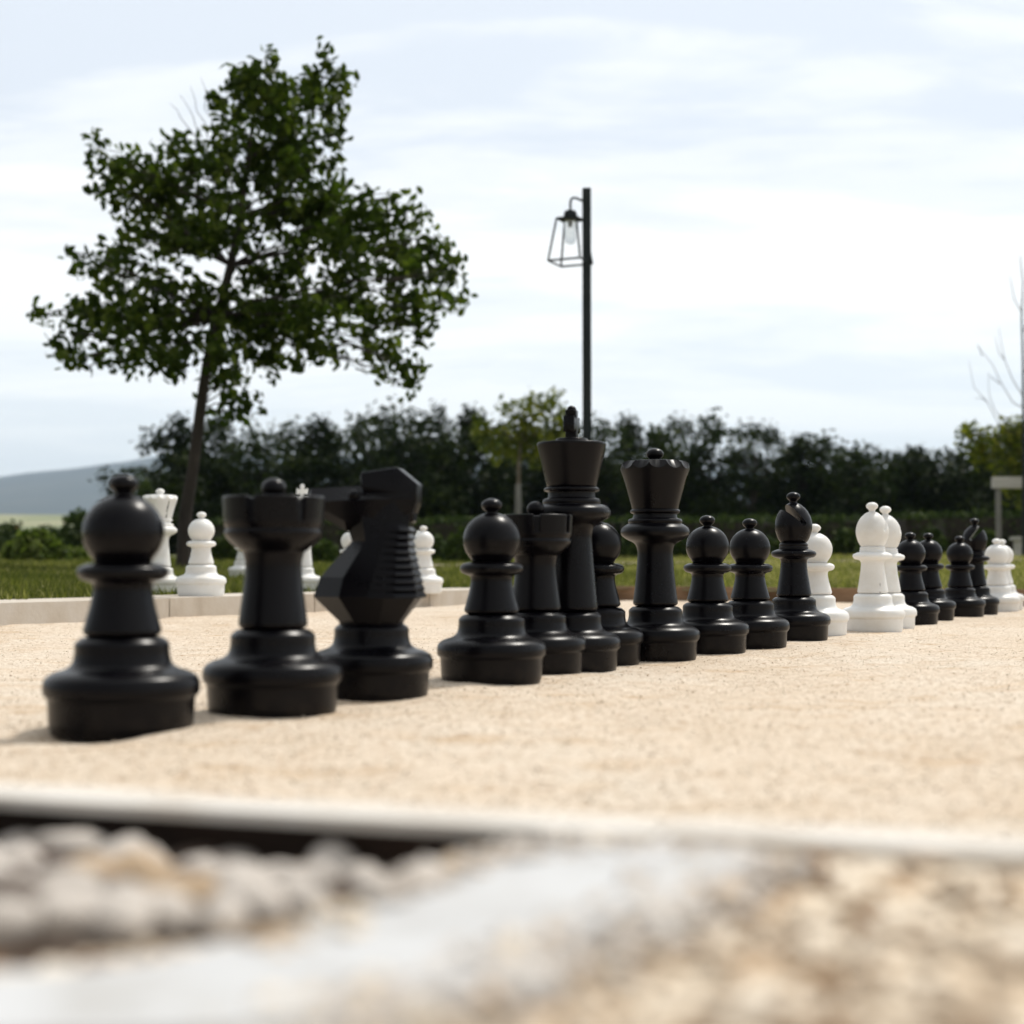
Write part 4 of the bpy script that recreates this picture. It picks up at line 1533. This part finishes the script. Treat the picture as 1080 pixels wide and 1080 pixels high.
def make_knight(name, mat):        # faces local -X
    root = empty(name)
    piece_base(root, mat)

    def ring(z, xf, xb, wd, a, b):
        L = xf - xb
        pts = [(xf, a), (xf - .30 * L, wd), (xf - .72 * L, wd), (xb, b), (xb, -b), (xf - .72 * L, -wd), (xf - .30 * L, -wd), (xf, -a)]
        return [(-x, y, z) for x, y in pts]

    rings = [ring(0.1505, .060, -.060, .058, .026, .028), ring(0.166, .066, -.066, .062, .028, .03), ring(0.2165, .121, -.104, .086, .026, .05), ring(0.2565, .106, -.096, .080, .028, .044),
             ring(0.331, .040, -.083, .056, .02, .034), ring(0.372, .052, -.086, .050, .022, .034), ring(0.43, .05, -.100, .045, .026, .034)]
    bm = bmesh.new()
    vs = [[bm.verts.new(p) for p in r] for r in rings]
    for a, b in zip(vs, vs[1:]):
        for k in range(8):
            bm.faces.new((a[k], a[(k + 1) % 8], b[(k + 1) % 8], b[k]))
    bm.faces.new(vs[0])
    bm.faces.new(vs[-1])
    bevel_all(bm, 0.0025, 2, 12)
    # head: long straight muzzle
    bh = bmesh.new()

    def sec(x, zt, zb, wd, ch=0.030):
        return [(-x, .34 * wd, zt), (-x, wd, zt - ch), (-x, wd * .9, zb + .02), (-x, .5 * wd, zb), (-x, -.5 * wd, zb), (-x, -wd * .9, zb + .02), (-x, -wd, zt - ch), (-x, -.34 * wd, zt)]

    secs = [sec(-.094, .448, .372, .040), sec(-.01, .4475, .350, .054), sec(.050, .4455, .352, .050), sec(.088, .4440, .372, .042), sec(.130, .4425, .390, .034), sec(.136, .434, .400, .026, .02)]
    vv = [[bh.verts.new(p) for p in r] for r in secs]
    for a, b in zip(vv, vv[1:]):
        for k in range(8):
            bh.faces.new((a[k], a[(k + 1) % 8], b[(k + 1) % 8], b[k]))
    bh.faces.new(vv[0])
    bh.faces.new(vv[-1])
    bevel_all(bh, 0.0025, 2, 15)
    me = bpy.data.meshes.new('tmp')
    bh.to_mesh(me)
    bh.free()
    bm.from_mesh(me)
    obj('horse_body', bm, mat, root, 20)
    # forelock block on top of the head
    bm = bmesh.new()
    hull(bm, [(-.017, y, .4440) for y in (-.040, .040)] + [(-.019, y, .4730) for y in (-.036, .036)] + [(.060, y, .4850) for y in (-.034, .034)] + [(.104, y, .450) for y in (-.034, .034)]
         + [(.103, y, .412) for y in (-.032, .032)] + [(.088, y, .375) for y in (-.028, .028)] + [(.06, y, .43) for y in (-.044, .044)])
    bevel_all(bm, 0.003, 2, 15)
    obj('forelock', bm, mat, root, 20)
    # ridged mane down the back
    bm = bmesh.new()
    N = 10
    for k in range(N):
        z0 = 0.214 + k * 0.0152
        u = k / (N - 1)
        xb = (.106 - .021 * min(u * 1.4, 1))
        xf = .008 + .036 * u
        wb = .054 - .020 * u
        wf = .088 - .030 * u
        lo, hi = 1.0, 0.93
        pts = []
        for z, m in ((z0, 0.0040), (z0 + 0.0022, 0.0040), (z0 + 0.0149, -0.0024)):
            xm = xf + (xb - xf) * .55
            pts += [(xf, sg * (wf + m * .6), z) for sg in (-1, 1)] + [(xm + m, sg * (wf * .93 + m), z) for sg in (-1, 1)] + [(xb + m, sg * (wb + m), z) for sg in (-1, 1)]
        hull(bm, pts)
    obj('mane', bm, mat, root, 20)
    for sg in (-1, 1):
        bm = bmesh.new()
        bmesh.ops.create_icosphere(bm, subdivisions=3, radius=0.0115, matrix=Matrix.Translation((-.030, sg * .0435, .4265)) @ Matrix.Diagonal((1.15, .7, .9, 1)))
        obj('eye', bm, mat, root, 60)
    for c in root.children:
        if c.name.split('.')[0] != 'base':
            for vtx in c.data.vertices:
                vtx.co.z = 0.151 + (vtx.co.z - 0.161) * 0.962
                vtx.co.x *= 0.935
    return root


BK, WH = M['black'], M['white']
proto = {('pawn', 0): make_pawn('chess_pawn', BK), ('rook', 0): make_rook('chess_rook', BK), ('knight', 0): make_knight('chess_knight', BK),
         ('king', 0): make_king('chess_king', BK, R(76)), ('queen', 0): make_queen('chess_queen', BK), ('bishop', 0): make_bishop('chess_bishop', BK),
         ('pawn', 1): make_pawn('chess_pawn', WH), ('bishop', 1): make_bishop('chess_bishop', WH), ('king', 1): make_king('chess_king', WH, R(8)), ('queen', 1): make_queen('chess_queen', WH)}
seen = set()


def put(kind, white, px, d, rz, label, lawn_=False, tilt=0.0, z=None, sc=1.0, group=None):
    key = (kind, white)
    o = proto[key] if key not in seen else copy_tree(proto[key])
    seen.add(key)
    x = (px - 540) / FPX * d
    zz = z if z is not None else (lawn_z(x, d) if lawn_ else sand_z(x, d) - 0.004)
    o.location = (x, d, zz)
    o.rotation_euler = (R(tilt), 0, R(rz))
    o.scale = (sc, sc, sc)
    tag(o, label, {'pawn': 'chess pawn', 'rook': 'chess rook', 'knight': 'chess knight', 'king': 'chess king', 'queen': 'chess queen', 'bishop': 'chess bishop'}[kind],
        group or ('white garden chess pieces' if white else 'black garden chess pieces'))
    return o


put('pawn', 0, 130, 2.44, 20, 'black plastic pawn nearest the camera, largest pawn at far left on the sand')
put('rook', 0, 288.5, 2.70, 12, 'black plastic rook between the nearest pawn and the black knight')
put('knight', 0, 392.3, 3.05, -5, 'black plastic knight facing left with a ridged mane')
put('pawn', 0, 518.5, 3.42, 50, 'black pawn standing just right of the black knight, in front of the second rook')
put('rook', 0, 565, 3.70, 31, 'black rook half hidden between a pawn and the black king')
put('king', 0, 603, 3.84, 0, 'tall black king with a cross on its crown, below the lamp post')
put('pawn', 0, 630, 4.06, 130, 'black pawn mostly hidden behind the tall black king')
put('queen', 0, 691, 4.24, 15, 'black queen with a scalloped crown, right of the black king')
put('pawn', 0, 746, 4.55, 80, 'black pawn immediately right of the black queen')
put('pawn', 0, 790.8, 4.82, 200, 'black pawn between another pawn and the sharp black bishop')
put('bishop', 0, 837, 5.22, 10, 'black bishop with a slanting slit in its head, left of the white pawn on sand')
put('pawn', 1, 859, 5.58, 60, 'white pawn half hidden behind the black bishop on the sand')
put('bishop', 1, 920, 5.98, -128, 'front white bishop of the pair on the sand')
put('bishop', 1, 934, 6.28, -100, 'white bishop standing behind the other white bishop, scuffed with black')
put('pawn', 0, 960, 6.72, 10, 'black pawn directly right of the white bishops')
put('pawn', 0, 979, 7.15, 140, 'black pawn tucked behind the pawn right of the white bishops')
put('pawn', 0, 1012, 7.68, 250, 'farthest black pawn, standing in front of the far black bishop')
put('bishop', 0, 1028, 8.05, 160, 'far black bishop behind the farthest black pawn')
put('pawn', 1, 1051, 8.42, 30, 'white pawn at the right end of the row on the sand')
put('pawn', 1, 1056.5, 8.78, 130, 'white pawn hidden behind the white pawn at the right end of the row')
put('queen', 1, 168.5, 8.52, 40, 'white queen on the lawn behind the nearest black pawn', True)
put('pawn', 1, 212.3, 7.86, 70, 'white pawn standing on the kerb between nearest black pawn and rook', z=KERB_Z + 0.002, sc=1.05)
put('pawn', 1, 257, 12.6, 15, 'small far white pawn peeping out left of the near black rook', True)
put('king', 1, 318.5, 9.5, 0, 'white king whose cross shows above the near black rook', True)
put('pawn', 1, 370.5, 9.45, 25, 'white pawn glimpsed under the chin of the black knight', True)
put('pawn', 1, 446.6, 9.35, 100, 'white pawn on the lawn just right of the black knight', True)
put('pawn', 1, 441.5, 11.4, 210, 'white pawn almost hidden behind the pawn right of the black knight', True)

# ------------------------------------------------------------------ air
bm = bmesh.new()
box(bm, -4600, 4600, -110, 9400, -160, 520)
me = bpy.data.meshes.new('haze')
bm.to_mesh(me)
bm.free()
hm = bpy.data.materials.new('valley_haze')
hm.use_nodes = True
ht = hm.node_tree
ht.nodes.clear()
ho = ht.nodes.new('ShaderNodeOutputMaterial')
hv = ht.nodes.new('ShaderNodeVolumePrincipled')
hv.inputs['Color'].default_value = (0.66, 0.82, 1.0, 1)
hv.inputs['Density'].default_value = 0.00012
hv.inputs['Anisotropy'].default_value = 0.2
ht.links.new(hv.outputs[0], ho.inputs['Volume'])
haze = link_mesh('haze', me, hm)
tag(haze, kind='stuff')
